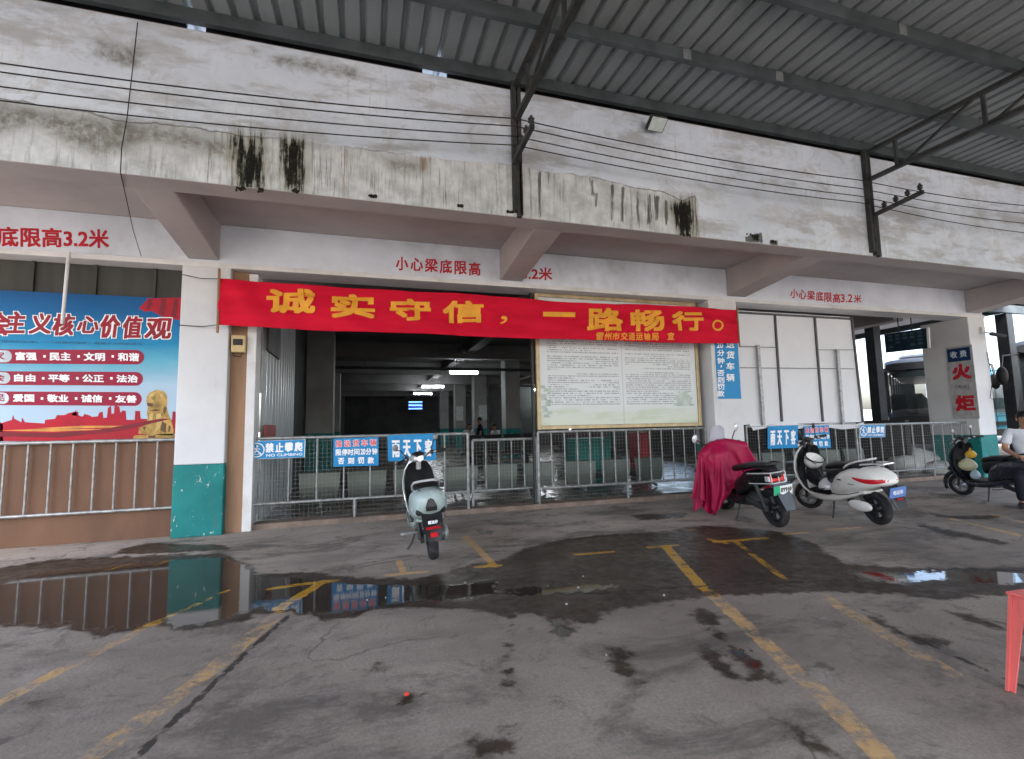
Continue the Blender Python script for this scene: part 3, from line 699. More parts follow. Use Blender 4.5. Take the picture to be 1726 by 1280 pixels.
for k in range(4):
    y = 4.78-.155*(3-k); 
    L = [atY(-40, (101, 116, 141, 165)[k], y), atY(868, (200, 213, 230, 245)[k], y), atY(1450, (304, 318, 331, 342)[k], y), atY(1730, (347, 360, 377, 393)[k], y)]
    pts = []
    L = [L[0]+(L[0]-L[1])*1.0]+L+[L[3]+(L[3]-L[2])*1.5]
    for a, b in zip(L[:-1], L[1:]):
        for i in range(8):
            u = i/8; pts.append(a.lerp(b, u)-Vector((0, 0, .06*4*u*(1-u)*min(1, (b-a).length/5))))
    pts.append(L[-1])
    tag(MB().tube(pts, .0058, 6).build('power_cable', M['cable'], smooth=True), f'{names[k]} of the four black cables strung along the parapet', 'cable', 'cables along the parapet')
vp = [atY(232, 38, 4.96), atY(222, 130, 4.96), atY(214, 200, 4.96), atY(205, 250, 4.96), atY(203, 291, 4.96), atY(214, 340, 5.6), atY(225, 390, 6.4), atY(238, 432, 6.8)]
tag(MB().tube(vp, .0042, 6).build('drop_wire', M['cable'], smooth=True), 'thin wire hanging down the parapet at the left and under the eaves', 'cable')
# flood lamp on the parapet
fl = thing('flood_lamp', 'small square grey flood lamp high on the white parapet', 'lamp', (3.4, 4.97, 4.88))
MB().obox((3.4, 4.86, 4.90), (.115, 0, 0), (0, -.018, -.024), (0, -.072, .054)).build('housing', M['dark_steel'], fl, bevel=.01)
MB().obox((3.4, 4.841, 4.8747), (.10, 0, 0), (0, -.0018, -.0024), (0, -.062, .0465)).build('lens', paint('lamp_glass', (.62, .72, .70), .15, .2, .1, 10), fl)
MB().bar((3.4, 4.9, 4.9), (3.4, 5.0, 4.9), .1, .02).build('bracket', M['dark_steel'], fl)

# ================================================================== SIGNS, BANNERS, BOARDS
def atX(x, y, X):
    d = ray(x, y); t = X/d.x; return Vector((X, d.y*t, H+d.z*t))
def poly_px(mb, pts, Y, th=.001):
    mb.prism([atY(x, y, Y) for x, y in pts], (0, th, 0))
# ---- large poster in the left bay
po = thing('slogan_poster', 'big blue and red printed slogan poster with golden lion above the brown panel', 'poster', (-4.5, 6.97, 1.16))
PY = 6.97
t = NT('poster_print'); co = t.coord()
sp = t.n('ShaderNodeSeparateXYZ'); t.l(co, sp.inputs[0])
zz = t.math('ADD', sp.outputs['Z'], t.math('MULTIPLY', t.math('SUBTRACT', t.noise(1.1, 6, .6, t.coord((.6, 1, 1.5))), .5), .5))
rp = t.n('ShaderNodeValToRGB'); cr = rp.color_ramp
cr.elements[0].position = .0; cr.elements[0].color = (.38, .50, .62, 1); cr.elements[1].position = 1; cr.elements[1].color = (.006, .075, .22, 1)
for p_, c_ in ((.36, (.36, .50, .62, 1)), (.52, (.10, .36, .50, 1)), (.66, (.015, .22, .42, 1)), (.84, (.008, .13, .33, 1))):
    e_ = cr.elements.new(p_); e_.color = c_
t.l(t.math('DIVIDE', zz, 1.78), rp.inputs[0]); M['poster'] = t.out(rp.outputs[0], .5, None, .15)
MB().box(-7, -2.2, PY, PY+.012, 1.16, 2.93).build('print_sheet', M['poster'], po)
red_band = paint('poster_red', (.36, .008, .022), .5, 0, .25, 1.5, (.20, .008, .02), .7)
m = MB(); y_ = PY-.002
for pts in ([(-400,700),(-300,690),(-200,705),(-100,690),(0,712),(5,716),(5,744),(-400,744)],
            [(0,714),(20,708),(22,700),(24,706),(36,712),(37,704),(42,712),(75,714),(76,708),(93,706),(96,700),(108,700),(113,698),(114,697),(127,694),(128,690),(130,702),(133,700),(136,702),(140,702),(142,698),(150,700),(155,703),(165,702),(167,696),(173,694),(174,705),(180,704),(182,688),(187,684),(188,698),(192,697),(193,684),(201,685),(203,696),(207,692),(212,693),(213,708),(227,708),(228,693),(236,693),(237,706),(290,708),(291,694),(296,694),(296,744),(0,744)],
            [(122,700),(122,696),(132,694),(132,702)]):
    poly_px(m, pts, y_)
m.build('skyline_print', red_band, po)
m = MB(); poly_px(m, [(234,520),(250,503),(306,502),(303,540),(275,535),(255,524),(245,526)], y_)
m.build('flag_print', red_band, po)
m = MB()
for pts in ([(60,722),(140,718),(200,718),(240,714),(200,721),(130,722)], [(0,726),(90,722),(180,724),(90,728)]): poly_px(m, pts, PY-.004)
m.build('gold_ribbon_print', paint('ribbon_gold', (.55, .25, .06), .4), po)
m = MB()
for pts in ([(0,728),(80,730),(160,726),(270,706),(290,706),(200,727),(100,738),(0,736)],): poly_px(m, pts, PY-.005)
m.build('dark_fold_print', paint('poster_dark_red', (.17, .006, .018), .4), po); m = MB()
for pts in ([(250,505),(258,504),(252,520),(246,522)], [(272,504),(280,504),(276,532),(268,529)], [(294,504),(300,504),(296,536),(288,535)]): poly_px(m, pts, PY-.005)
m.build('dark_fold_print', bpy.data.materials['poster_dark_red'], po)
# slogan bars
def bar_px(x0, y0, x1, y1, dy):
    r = (y1-y0)/2; pts = [(x0, y0), (x1-r, y0+dy*.9)]
    for k in range(1, 8):
        a = -math.pi/2+math.pi*k/8; pts.append((x1-r+r*math.cos(a), (y0+y1)/2+dy*.95+r*math.sin(a)))
    return pts+[(x1-r, y1+dy), (x0, y1)]
M['poster_pale'] = paint('poster_pale', (.50, .58, .63), .5)
m = MB()
rows = [(588, 612, 243, '富强', '民主', '文明', '和谐'), (625, 648, 241, '自由', '平等', '公正', '法治'), (659, 682, 239, '爱国', '敬业', '诚信', '友善')]
for y0, y1, xe, *ws in rows:
    poly_px(m, bar_px(-200, y0, xe, y1, 2.5), PY-.002)
    mp = MB(); poly_px(mp, bar_px(-60, y0+2, 20-(y0-588)*.07, y1-2, 1), PY-.004); mp.build('bar_cap', M['poster_pale'], po)
    sh = (588-y0)*.06
    for k, w_ in enumerate(ws):
        m_w = MB(); px_text(m_w, w_, 26+sh+k*57.5, y0+5.5+k*.5, 62+sh+k*57.5, y1-4.5+k*.5, PY-.004, .035, .3); m_w.build('slogan_word', M['letter_white'], po)
        if k < 3:
            md_ = MB(); poly_px(md_, [(73+sh+k*57.5, y0+11), (77+sh+k*57.5, y0+11), (77+sh+k*57.5, y0+15), (73+sh+k*57.5, y0+15)], PY-.004); md_.build('bullet_dot', M['letter_white'], po)
    px_text(mt_ if False else m, {588: '国家', 625: '社会', 659: '公民'}[y0], -42, y0+5, 8, y1-5, PY-.0055, .02)
m.build('slogan_bar', paint('poster_crimson', (.27, .006, .035), .5, 0, .12, 2), po)
mw_ = MB(); mr_ = MB()
for ch, x0, y0, x1, y1 in (('社', -72,526,-28,566), ('会', -24,526,18,566), ('主', 8,525,43,562), ('义', 48,528,86,563), ('核', 88,529,127,566), ('心', 129,533,166,562), ('价', 169,531,203,570), ('值', 207,533,240,571), ('观', 243,536,290,572)):
    px_text(mw_, ch, x0-1.5, y0-1.5, x1+1.5, y1+1.5, PY-.004, .065, 0, .15)
    px_text(mr_, ch, x0, y0, x1, y1, PY-.0065, .03, 0, .15)
mw_.build('title_outline', M['letter_white'], po); mr_.build('title_lettering', paint('title_red', (.28, .008, .022), .5, 0, .2, 5), po)
m = MB(); px_text(m, '一个国家的强盛，离不开精神的支撑；一个民族的进步，有赖于文明的成长', -130, 571, 241, 576, PY-.003, .004, 6.5)
m.build('small_lettering', paint('poster_navy', (.03, .10, .20), .5), po)
# printed lion
M['lion_pale'] = paint('lion_pale', (.50, .36, .13), .5)
def zl(pts): return [(x/4.4125, 470+y/4.4125) for x, y in pts]
m = MB()
poly_px(m, zl([(1110,850),(1135,838),(1160,828),(1195,830),(1220,840),(1238,862),(1245,890),(1240,950),(1250,1000),(1275,1060),(1290,1120),(1290,1165),(1190,1165),(1120,1160),(1028,1152),(1035,1110),(1078,1092),(1100,1040),(1092,1000),(1100,955),(1088,912),(1092,880)]), PY-.003)
poly_px(m, zl([(1000,1166),(1302,1152),(1302,1192),(985,1192)]), PY-.003)
m.build('lion_print', paint('lion_gold', (.42, .27, .07), .4, 0, .5, 9, (.14, .07, .02), .7), po)
m = MB()
for pts in ([(1092,922),(1140,930),(1132,952),(1095,945)], [(1205,1060),(1238,1080),(1232,1150),(1195,1128)], [(1110,985),(1150,970),(1200,975),(1160,988)], [(1130,885),(1150,880),(1152,895)], [(1225,950),(1240,960),(1225,1010),(1212,985)], [(1060,1105),(1085,1100),(1075,1130)], [(1100,1168),(1160,1165),(1155,1185),(1105,1185)], [(1255,1090),(1268,1095),(1262,1140),(1250,1140)]): poly_px(m, zl(pts), PY-.0045)
m.build('lion_shading_print', paint('lion_brown', (.10, .05, .018), .4), po)
for pts in ([(1105,865),(1130,850),(1160,845),(1140,870),(1110,885)], [(1160,1010),(1195,1000),(1205,1050),(1185,1120),(1150,1140),(1165,1080)], [(1110,1010),(1140,1000),(1130,1060),(1105,1060)], [(1180,850),(1210,860),(1220,890),(1195,880)], [(1120,900),(1145,905),(1130,920),(1100,915)]):
    m = MB(); poly_px(m, zl(pts), PY-.0045); m.build('lion_highlight_print', M['lion_pale'], po)
bp = tag(MB().box(-7, -2.19, 6.98, 7.05, 0, 1.155).build('plywood_panel', paint('brown_plywood', (.145, .078, .048), .6, 0, .22, 2.4, (.075, .045, .032), .6, stretch=(1, 1, .35))), 'wide brown plywood panel closing the left bay behind its railing', 'panel')
tag(MB().tube([atY(116, 425, 6.72), atY(105, 546, 6.72)], .018, 10).build('hanging_pole', M['white_trim'], smooth=True), 'white pole hanging from the ledge in front of the blue poster', 'pole')

# ---- red banner
bn = thing('slogan_banner', 'long red cloth banner with golden slogan strung between the pillars', 'banner', (2.2, 6.7, 2.55))
def bwarp(q, off=0.0):
    y = 6.70+.022*math.sin(q.x*2.1+.6)+.014*math.sin(q.x*6.3+q.z*7)+.022*math.sin(q.z*7-1+1.2*math.sin(q.x*.9))+.008*math.sin(q.x*17+q.z*9)*math.sin(q.x*1.3)+.007*math.sin(q.z*26+q.x*3)
    return Vector((q.x, y+off, q.z))
nx, nz = 420, 44; P = np.zeros((nz, nx, 3))
for i in range(nx):
    u = i/(nx-1); x = -1.735+u*(6.10+1.735)
    zt = 3.155+.012*math.sin(x*1.7)-.03*math.sin(math.pi*u); zb = 2.555-.03*math.sin(math.pi*u)+.01*math.sin(x*2.3)
    for k in range(nz):
        P[k, i] = bwarp(Vector((x, 0, zb+(zt-zb)*k/(nz-1))))
t = NT('red_banner_cloth'); c = t.mix(t.ramp(t.noise(2, 6, .6, t.coord((.5, 1, 2.5))), .3, .7), (.50, .005, .026), (.64, .008, .036))
t.bump(t.noise(5, 5, .6, t.coord((.35, 1, 3))), .5, .02); M['banner'] = t.out(c, .7, None, .12)
cl = grid_obj('cloth', P, M['banner'], {}, bn)
sm = cl.modifiers.new('thickness', 'SOLIDIFY'); sm.thickness = .003; sm.offset = 1
for ch, x0, y0, x1, y1 in (('诚', 450,487,532,530), ('实', 558,495,632,537), ('守', 657,503,727,541), ('信', 747,507,815,545), ('，', 842,533,855,547), ('一', 915,526,971,534), ('路', 990,518,1050,559), ('畅', 1063,522,1117,559), ('行', 1130,525,1182,559), ('。', 1197,540,1217,559)):
    m = MB(); px_text(m, ch, x0, y0, x1, y1, 6.7, .042 if ch not in '。，一' else .0, 0, 0, lambda q: bwarp(q, q.y-6.714))
    m.build('slogan_character', M['letter_gold'], bn)
m = MB()
for k, ch in enumerate('雷州市交通运输局'): px_text(m, ch, 1005+k*13.1, 561+k*.15, 1016.5+k*13.1, 573.5+k*.15, 6.7, .02, 0, 0, lambda q: bwarp(q, q.y-6.714))
m.build('issuer_lettering', M['letter_gold'], bn); m = MB()
px_text(m, '宣', 1122, 562, 1133, 574, 6.7, .02, 0, 0, lambda q: bwarp(q, q.y-6.714))
m.build('issuer_lettering', M['letter_gold'], bn)
MB().tube([(-1.735, 6.69, 2.46), (-1.74, 6.69, 3.27)], .016, 8).build('wooden_rod', M['wood'], bn, smooth=True)
MB().tube([(6.10, 6.7, 2.5), (6.10, 6.7, 3.2)], .012, 8).build('wooden_rod', M['wood'], bn, smooth=True)
MB().tube([atY(308, 463, 6.8), atY(340, 470, 6.75), (-1.74, 6.69, 3.14)], .005).build('tie_cord', M['cable'], bn)
MB().tube([atY(300, 548, 6.82), atY(340, 551, 6.8), (-1.74, 6.69, 2.56)], .005).build('tie_cord', M['cable'], bn)

# ---- framed notice board
nb = thing('notice_board', 'large pale notice board in gold frame covered with fine print', 'notice board', (4.04, 7.06, 1.2))
t = NT('printed_notice'); co = t.coord()
sp = t.n('ShaderNodeSeparateXYZ'); t.l(co, sp.inputs[0])
fr = t.math('FRACT', t.math('MULTIPLY', sp.outputs['Z'], 29))
ln = t.math('MULTIPLY', t.ramp(fr, .25, .4), t.ramp(fr, .95, .8))
cell = t.math('FLOOR', t.math('MULTIPLY', sp.outputs['Z'], 29))
cb = t.n('ShaderNodeCombineXYZ'); t.l(t.math('MULTIPLY', sp.outputs['X'], 55), cb.inputs[0]); t.l(t.math('MULTIPLY', cell, 7.3), cb.inputs[1])
wn = t.n('ShaderNodeTexNoise'); wn.inputs['Scale'].default_value = 1; wn.inputs['Detail'].default_value = 1; t.l(cb.outputs[0], wn.inputs['Vector'])
cb2 = t.n('ShaderNodeCombineXYZ'); t.l(t.math('MULTIPLY', sp.outputs['X'], .9), cb2.inputs[0]); t.l(t.math('MULTIPLY', cell, 3.1), cb2.inputs[1])
ln2 = t.n('ShaderNodeTexNoise'); ln2.inputs['Scale'].default_value = 1; ln2.inputs['Detail'].default_value = 0; t.l(cb2.outputs[0], ln2.inputs['Vector'])
ax = t.math('ABSOLUTE', sp.outputs['X'])
colm = t.math('MULTIPLY', t.ramp(ax, .05, .07), t.ramp(ax, 1.32, 1.30))
zm = t.math('MULTIPLY', t.ramp(sp.outputs['Z'], .34, .36), t.ramp(sp.outputs['Z'], 1.96, 1.94))
msk = t.math('MULTIPLY', t.math('MULTIPLY', t.math('MULTIPLY', ln, t.ramp(wn.outputs[0], .40, .52)), t.ramp(ln2.outputs[0], .36, .42)), t.math('MULTIPLY', colm, zm))
bgc = t.mix(t.ramp(sp.outputs['Z'], .08, .42), (.55, .60, .52), (.60, .65, .675))
hn = t.noise(1.6, 6, .6, t.coord((.6, 1, 3)))
bgc = t.mix(t.math('MULTIPLY', t.ramp(hn, .45, .6), t.ramp(sp.outputs['Z'], .4, .2, 0, .8)), bgc, (.44, .52, .40))
bgc = t.mix(t.math('MULTIPLY', t.ramp(ax, .012, .004), .5), bgc, (.3, .32, .33))
t.out(t.mix(t.math('MULTIPLY', msk, .62), bgc, (.09, .10, .12)), .35)
sheet = MB().box(2.60, 5.46, 7.055, 7.07, 1.24, 3.26).build('printed_sheet', t.m, nb)
m = MB()
for (bx, by) in ((.0, 0), ):
    for x0, x1, z0, z1 in ((4.98, 5.40, 1.52, 1.56), (5.02, 5.36, 1.64, 1.655), (5.06, 5.32, 1.56, 1.64), (5.08, 5.30, 1.74, 1.755), (5.11, 5.27, 1.655, 1.74)): m.box(x0, x1, 7.052, 7.0545, z0, z1)
    m.prism([(4.98, 7.0525, 1.655), (5.40, 7.0525, 1.655), (5.32, 7.0525, 1.69), (5.06, 7.0525, 1.69)], (0, .001, 0)); m.prism([(5.06, 7.0525, 1.755), (5.32, 7.0525, 1.755), (5.24, 7.0525, 1.80), (5.14, 7.0525, 1.80)], (0, .001, 0))
m.build('pavilion_print', paint('pale_green_print', (.47, .55, .52), .4), nb)
m = MB()
for k in range(11): 
    a = (2.70+.06*math.sin(k*1.7), 1.36+k*.045); m.prism([(a[0]-.06-.02*math.sin(k*3), 7.0525, a[1]), (a[0]+.05+.02*math.cos(k*2), 7.0525, a[1]+.004), (a[0]+.03, 7.0525, a[1]+.055), (a[0]-.04, 7.0525, a[1]+.05)], (0, .001, 0))
m.build('rock_print', paint('grey_green_print', (.42, .50, .45), .4), nb)
M['gold_frame'] = paint('gold_frame', (.42, .34, .20), .4, .35, .25, 6, (.2, .12, .05), .5)
for a in ((2.54, 2.598, 1.18, 3.32), (5.462, 5.52, 1.18, 3.32)): MB().box(a[0], a[1], 7.03, 7.09, a[2], a[3]).build('frame_rail', M['gold_frame'], nb, bevel=.006)
for a in ((2.60, 5.46, 1.18, 1.238), (2.60, 5.46, 3.262, 3.32)): MB().box(a[0], a[1], 7.03, 7.09, a[2], a[3]).build('frame_rail', M['gold_frame'], nb, bevel=.006)
MB().box(2.54, 5.52, 7.092, 7.11, 1.18, 3.32).build('back_board', M['dark_steel'], nb)
for x in (2.50, 5.53): MB().box(x-.03, x+.006, 7.05, 7.1, .07, 3.32).build('post', M['dark_steel'], nb)
# ---- white panel board seen from behind, in the right bay
wb = thing('panel_board', 'bare white panel board with dark battens and two steel props in the right bay', 'board', (7.8, 7.06, 1.2))
M['panel_white'] = paint('white_panel', (.66, .68, .72), .5, 0, .05, 1.2, (.5, .5, .5), .3)
MB().box(6.35, 9.2, 7.07, 7.085, 1.18, 3.24).build('panel', M['panel_white'], wb)
M['batten'] = paint('dark_batten', (.09, .09, .10), .5, .3, .3, 6)
for a, b in (((1306,532),(1318,711)), ((1373,535),(1387,711)), ((1435,534),(1455,714)), ((1246,527),(1436,538))):
    MB().bar(atY(*a, 7.055), atY(*b, 7.055), .035, .03, (0, 1, 0)).build('batten', M['batten'], wb)
for a, b in (((1246,620),(1440,622)), ((1246,584),(1310,586)), ((1378,590),(1438,590))):
    MB().bar(atY(*a, 7.045), atY(*b, 7.045), .01, .008, (0, 1, 0)).build('tie_wire', M['batten'], wb)
for a, b in (((1277,582),(1287,717)), ((1411,589),(1421,716))):
    MB().bar(atY(*a, 7.02), atY(*b, 7.02), .055, .04, (0, 1, 0)).build('prop', M['steel'], wb)
m = MB(); pts = [(1262,714),(1300,716),(1330,713),(1365,717),(1400,714),(1440,716),(1456,712),(1456,721),(1420,724),(1380,719),(1340,724),(1300,720),(1270,726)]
m.prism([atY(x, y, 7.04) for x, y in pts], (0, .004, 0)); m.build('torn_edge', M['panel_white'], wb)
# ---- blue sign on the middle pillar (its top hidden by the banner)
bs = thing('pillar_sign', 'tall blue sign with white vertical characters on the middle pillar under the banner', 'sign', (5.93, 6.82, 1.63))
MB().box(5.70, 6.17, 6.818, 6.827, 1.63, 2.95).build('plate', M['sign_blue'], bs)
m = MB()
for k, ch in enumerate('货车辆'): px_text(m, ch, 1224.5, 592+k*19, 1238, 605+k*19, 6.816, .03)
px_text(m, '送', 1224, 575, 1238, 587, 6.816, .03); px_text(m, '接', 1224, 556, 1238, 569, 6.816, .03)
px_text(m, '20', 1208, 578, 1219, 587, 6.816, .03)
for ch, y in (('分', 590), ('钟', 603), ('否', 624), ('则', 635.5), ('罚', 647), ('款', 658.5)): px_text(m, ch, 1209, y, 1221, y+10.5, 6.816, .03)
px_text(m, '，', 1214, 616, 1217, 620, 6.816, .03)
m.build('lettering', M['letter_white'], bs)

# ================================================================== CROWD BARRIERS
def barrier(x0, x1, y, zt, zr, n, label, z0=.07, posts=(), mesh=True, ybar=0.0):
    o = thing('crowd_barrier', label, 'barrier', ((x0+x1)/2, y, z0), group='galvanised barriers along the building')
    MB().tube([(x0, y, zt), (x1, y, zt)], .022, 10).build('top_rail', M['steel'], o, smooth=True)
    MB().tube([(x0, y, zr), (x1, y, zr)], .019, 10).build('bottom_rail', M['steel'], o, smooth=True)
    for x in (x0, x1)+tuple(posts):
        MB().tube([(x, y, z0), (x, y, zt if x in (x0, x1) else zr)], .022, 10).build('post', M['steel'], o, smooth=True)
    for k in range(1, n):
        x = x0+(x1-x0)*k/n
        MB().tube([(x, y, zr), (x, y, zt)], .011, 8).build('bar', M['steel'], o, smooth=True)
    if mesh:
        m = MB(); s = .055; yy = y-.026
        for k in range(int((x1-x0)/s)+1): m.box(x0+k*s-.0011, x0+k*s+.0011, yy-.001, yy+.001, z0+.03, zt)
        for k in range(int((zt-z0)/s)): m.box(x0, x1, yy-.0035, yy-.0015, z0+.04+k*s-.0011, z0+.04+k*s+.0011)
        m.build('wire_mesh', M['wire'], o)
    return o
YB = 7.06
def zpx(x, y, Y=YB): return atY(x, y, Y).z
def xpx(x, y, Y=YB): return atY(x, y, Y).x
barrier(-7.0, xpx(300, 741, 6.93), 6.93, 1.165, zpx(150, 864, 6.93), 23, 'barrier with plain vertical bars before the brown panel at left', z0=0.0, mesh=False)
barrier(xpx(388, 800), xpx(789, 800), YB, zpx(590, 736), zpx(590, 841), 9, 'wide barrier with wire mesh carrying three blue signs, behind the mint scooter', posts=(xpx(598, 830),))
barrier(xpx(797, 800, 7.3), xpx(905, 800, 7.3), 7.3, zpx(850, 741, 7.3), zpx(850, 825, 7.3), 5, 'short lower barrier filling the gap left of the notice board', mesh=True, z0=.067)
barrier(xpx(908, 790), xpx(1192, 790), YB, zpx(1050, 725), zpx(1050, 815), 14, 'barrier with wire mesh under the framed notice board', posts=(xpx(1058, 820),))
barrier(xpx(1262, 790), xpx(1448, 790), YB, zpx(1350, 717), zpx(1350, 800), 10, 'barrier with two blue signs behind the white scooter', posts=(xpx(1370, 800),))
barrier(xpx(1450, 760), xpx(1640, 760), YB, zpx(1545, 714), zpx(1545, 792), 11, 'barrier with a small no climbing sign in front of the white sacks', posts=(xpx(1512, 800), xpx(1575, 800)))
# ---- blue plates wired to the barriers
def plate(name, label, pts, Y, cat='sign', group=None, rim=True):
    """pts: four pixel corners (top left, top right, bottom right, bottom left)"""
    P = [atY(x, y, Y) for x, y in pts]; c = sum(P, Vector())/4
    o = thing(name, label, cat, tuple(c), group=group)
    if rim:
        MB().prism([c+(p-c)*1.0 for p in P], (0, .004, 0)).build('rim', M['sign_edge'], o)
        MB().prism([c+(p-c)*.965+Vector((0, -.003, 0)) for p in P], (0, .0025, 0)).build('plate', M['sign_blue'], o)
    else: MB().prism(P, (0, .005, 0)).build('plate', M['sign_blue'], o)
    return o
SY = 7.005
def lerp_px(pts, u, v):
    tl, tr, br, bl = [Vector((*p, 0)) for p in pts]
    a = tl.lerp(tr, u).lerp(bl.lerp(br, u), v); return a.x, a.y
def quad_text(mb, s, pts, u0, v0, u1, v1, Y, bold=.03):
    a = atY(*lerp_px(pts, u0, v1), Y); b = atY(*lerp_px(pts, u1, v1), Y); c = atY(*lerp_px(pts, u0, v0), Y)
    put_text(mb, s, a, b, c, bold)
def no_climb(pts, label):
    o = plate('no_climbing_sign', label, pts, SY)
    m = MB()
    for k, ch in enumerate('禁止攀爬'): quad_text(m, ch, pts, .31+k*.167, .13, .455+k*.167, .66, SY-.005, .035)
    quad_text(m, 'NO CLIMBING', pts, .32, .74, .955, .89, SY-.005, .03)
    cx, cy = lerp_px(pts, .155, .5); c = atY(cx, cy, SY-.005); hgt = (atY(*pts[0], SY)-atY(*pts[3], SY)).length
    r = hgt*.40
    m.lathe(c, (0, 1, 0), [(r, -.001), (r, .001), (r*.86, .001), (r*.86, -.001)], 28, closed_prof=True)
    m.bar(c+Vector((-r*.62, 0, r*.62)), c+Vector((r*.62, 0, -r*.62)), .001, r*.13, (0, 0, 1))
    # climbing figure pictogram
    m.lathe(c+Vector((r*.08, 0, r*.52)), (0, 1, 0), [(.0, -.001), (r*.15, -.001), (r*.15, .001), (0, .001)], 14)
    for a, b, w in (((.05, .36), (-.05, -.1), .2), ((.05, .3), (.42, .05), .1), ((.0, .3), (-.42, .1), .1), ((-.05, -.1), (.32, -.28), .13), ((-.05, -.1), (-.3, -.45), .13), ((.32, -.28), (.28, -.62), .11), ((-.6, -.58), (.6, -.58), .07)):
        m.bar(c+Vector((a[0]*r, 0, a[1]*r)), c+Vector((b[0]*r, 0, b[1]*r)), w*r, .002, (0, 1, 0))
    m.build('lettering', M['letter_white'], o); return o
no_climb([(417,744),(515,741),(514,771),(418,775)], 'blue no climbing sign with pictogram at the left end of the wide barrier')
no_climb([(1449,717),(1492,716),(1492,737),(1449,738)], 'small blue no climbing sign on the barrier in front of the sacks')
def drop_off(pts, label):
    o = plate('rain_drop_off_sign', label, pts, SY, rim=False)
    m = MB()
    for k, ch in enumerate('雨天下客'): quad_text(m, ch, pts, .09+k*.225, .2, .25+k*.225, .85, SY-.004, .03)
    m.build('lettering', M['letter_white'], o); return o
drop_off([(653,734),(735,731),(735,776),(654,778)], 'blue sign with four large white characters behind the mint scooter')
drop_off([(1294,719),(1345,717),(1345,755),(1294,757)], 'blue sign with four large white characters behind the magenta covered scooter')
def limit_sign(pts, label):
    o = plate('time_limit_sign', label, pts, SY, rim=False)
    m = MB(); r = MB()
    for k, ch in enumerate('接送货车辆'): quad_text(m, ch, pts, .045+k*.19, .055, .195+k*.19, .31, SY-.004, .065)
    for k, ch in enumerate('接送货车辆'): quad_text(r, ch, pts, .05+k*.19, .065, .19+k*.19, .30, SY-.006, .028)
    for k, ch in enumerate('限停时间'): quad_text(m, ch, pts, .05+k*.135, .38, .175+k*.135, .61, SY-.004, .028)
    quad_text(m, '20', pts, .60, .39, .71, .60, SY-.004, .028)
    for k, ch in enumerate('分钟'): quad_text(m, ch, pts, .72+k*.135, .38, .84+k*.135, .61, SY-.004, .028)
    for k, ch in enumerate('否则罚款'): quad_text(m, ch, pts, .10+k*.22, .69, .24+k*.22, .92, SY-.004, .035)
    m.build('lettering', M['letter_white'], o); r.build('red_lettering', M['letter_pink'], o); return o
limit_sign([(562,740),(638,737),(638,785),(562,787)], 'upright blue parking limit sign with a red top line on the wide barrier')
limit_sign([(1355,719),(1397,717),(1401,755),(1358,757)], 'tilted blue parking limit sign with a red top line above the white scooter')
ss = thing('pillar_notice', 'tall grey sign with two big red characters on the last pillar', 'sign', (12.09, 7.3, 1.2))
YX = 12.094
pa = [atX(1590, 573, YX), atX(1643, 573, YX), atX(1643, 712, YX), atX(1598, 712, YX)]
MB().box(12.088, 12.0975, pa[1].y+.06, pa[0].y-.03, 1.2, 2.74).build('board', paint('grey_white_board', (.42, .42, .43), .5), ss)
MB().box(12.083, 12.087, pa[1].y+.10, pa[0].y-.05, 2.42, 2.70).build('blue_header', paint('deep_blue_print', (.01, .035, .12), .4), ss)
m = MB(); a0 = pa[1].y+.10; a1 = pa[0].y-.06; wS = a1-a0
def xtext(mb, s, u0, u1, z0, z1, X, bold): put_text(mb, s, (X, a1-u0*wS, z0), (X, a1-u1*wS, z0), (X, a1-u0*wS, z1), bold)
xtext(m, '火', .1, .95, 2.03, 2.36, 12.086, .05); xtext(m, '炬', .1, .98, 1.36, 1.70, 12.086, .05); m.build('red_lettering', M['letter_red'], ss)
m = MB(); xtext(m, '收', .12, .42, 2.50, 2.64, 12.081, .03); xtext(m, '费', .55, .85, 2.50, 2.64, 12.081, .03); m.build('header_lettering', M['sign_edge'], ss)
m = MB(); xtext(m, '（电动）', .2, .8, 1.84, 1.92, 12.086, .01); m.build('small_lettering', M['batten'], ss)
# camera and cables at the top of the last pillar
cc_ = thing('security_camera', 'small white security camera high on the last pillar', 'camera', (12.5, 6.8, 2.95))
MB().box(12.42, 12.52, 6.77, 6.828, 2.98, 3.12).build('junction_box', M['white_trim'], cc_, bevel=.01)
MB().bar((12.47, 6.77, 3.0), (12.5, 6.62, 2.95), .03, .03).build('arm', M['white_trim'], cc_)
MB().obox((12.56, 6.6, 2.92), (.13, -.05, -.03), (.015, .035, 0), (.008, 0, .035)).build('housing', M['dark_steel'], cc_, bevel=.012)
MB().lathe((12.69, 6.55, 2.89), (.13, -.05, -.03), [(.0, 0), (.026, 0), (.026, .012), (0, .012)], 14).build('lens', M['ink'], cc_)
tag(MB().tube([(12.58, 6.822, 2.6), (12.60, 6.8, 2.0), (12.45, 6.79, 1.62), (12.6, 6.8, 1.58), (12.62, 6.8, 1.0)], .008, 6).build('loose_cable', M['cable'], smooth=True), 'loose dark cable hanging on the front of the last pillar', 'cable')
hg = thing('hanging_sign', 'dark blue direction board hanging under the hall edge near the bus bays', 'sign', (10.9, 8, 3.0))
q = [atX(1490, 564, 10.9), atX(1563, 553, 10.9), atX(1565, 587, 10.9), atX(1493, 595, 10.9)]
MB().prism(q, (.03, 0, 0)).build('board', paint('dark_blue_board', (.012, .03, .05), .4), hg)
MB().bar(q[1]+Vector((0, -.012, 0)), q[2]+Vector((0, -.012, 0)), .03, .04).build('edge_strip', M['white_trim'], hg)
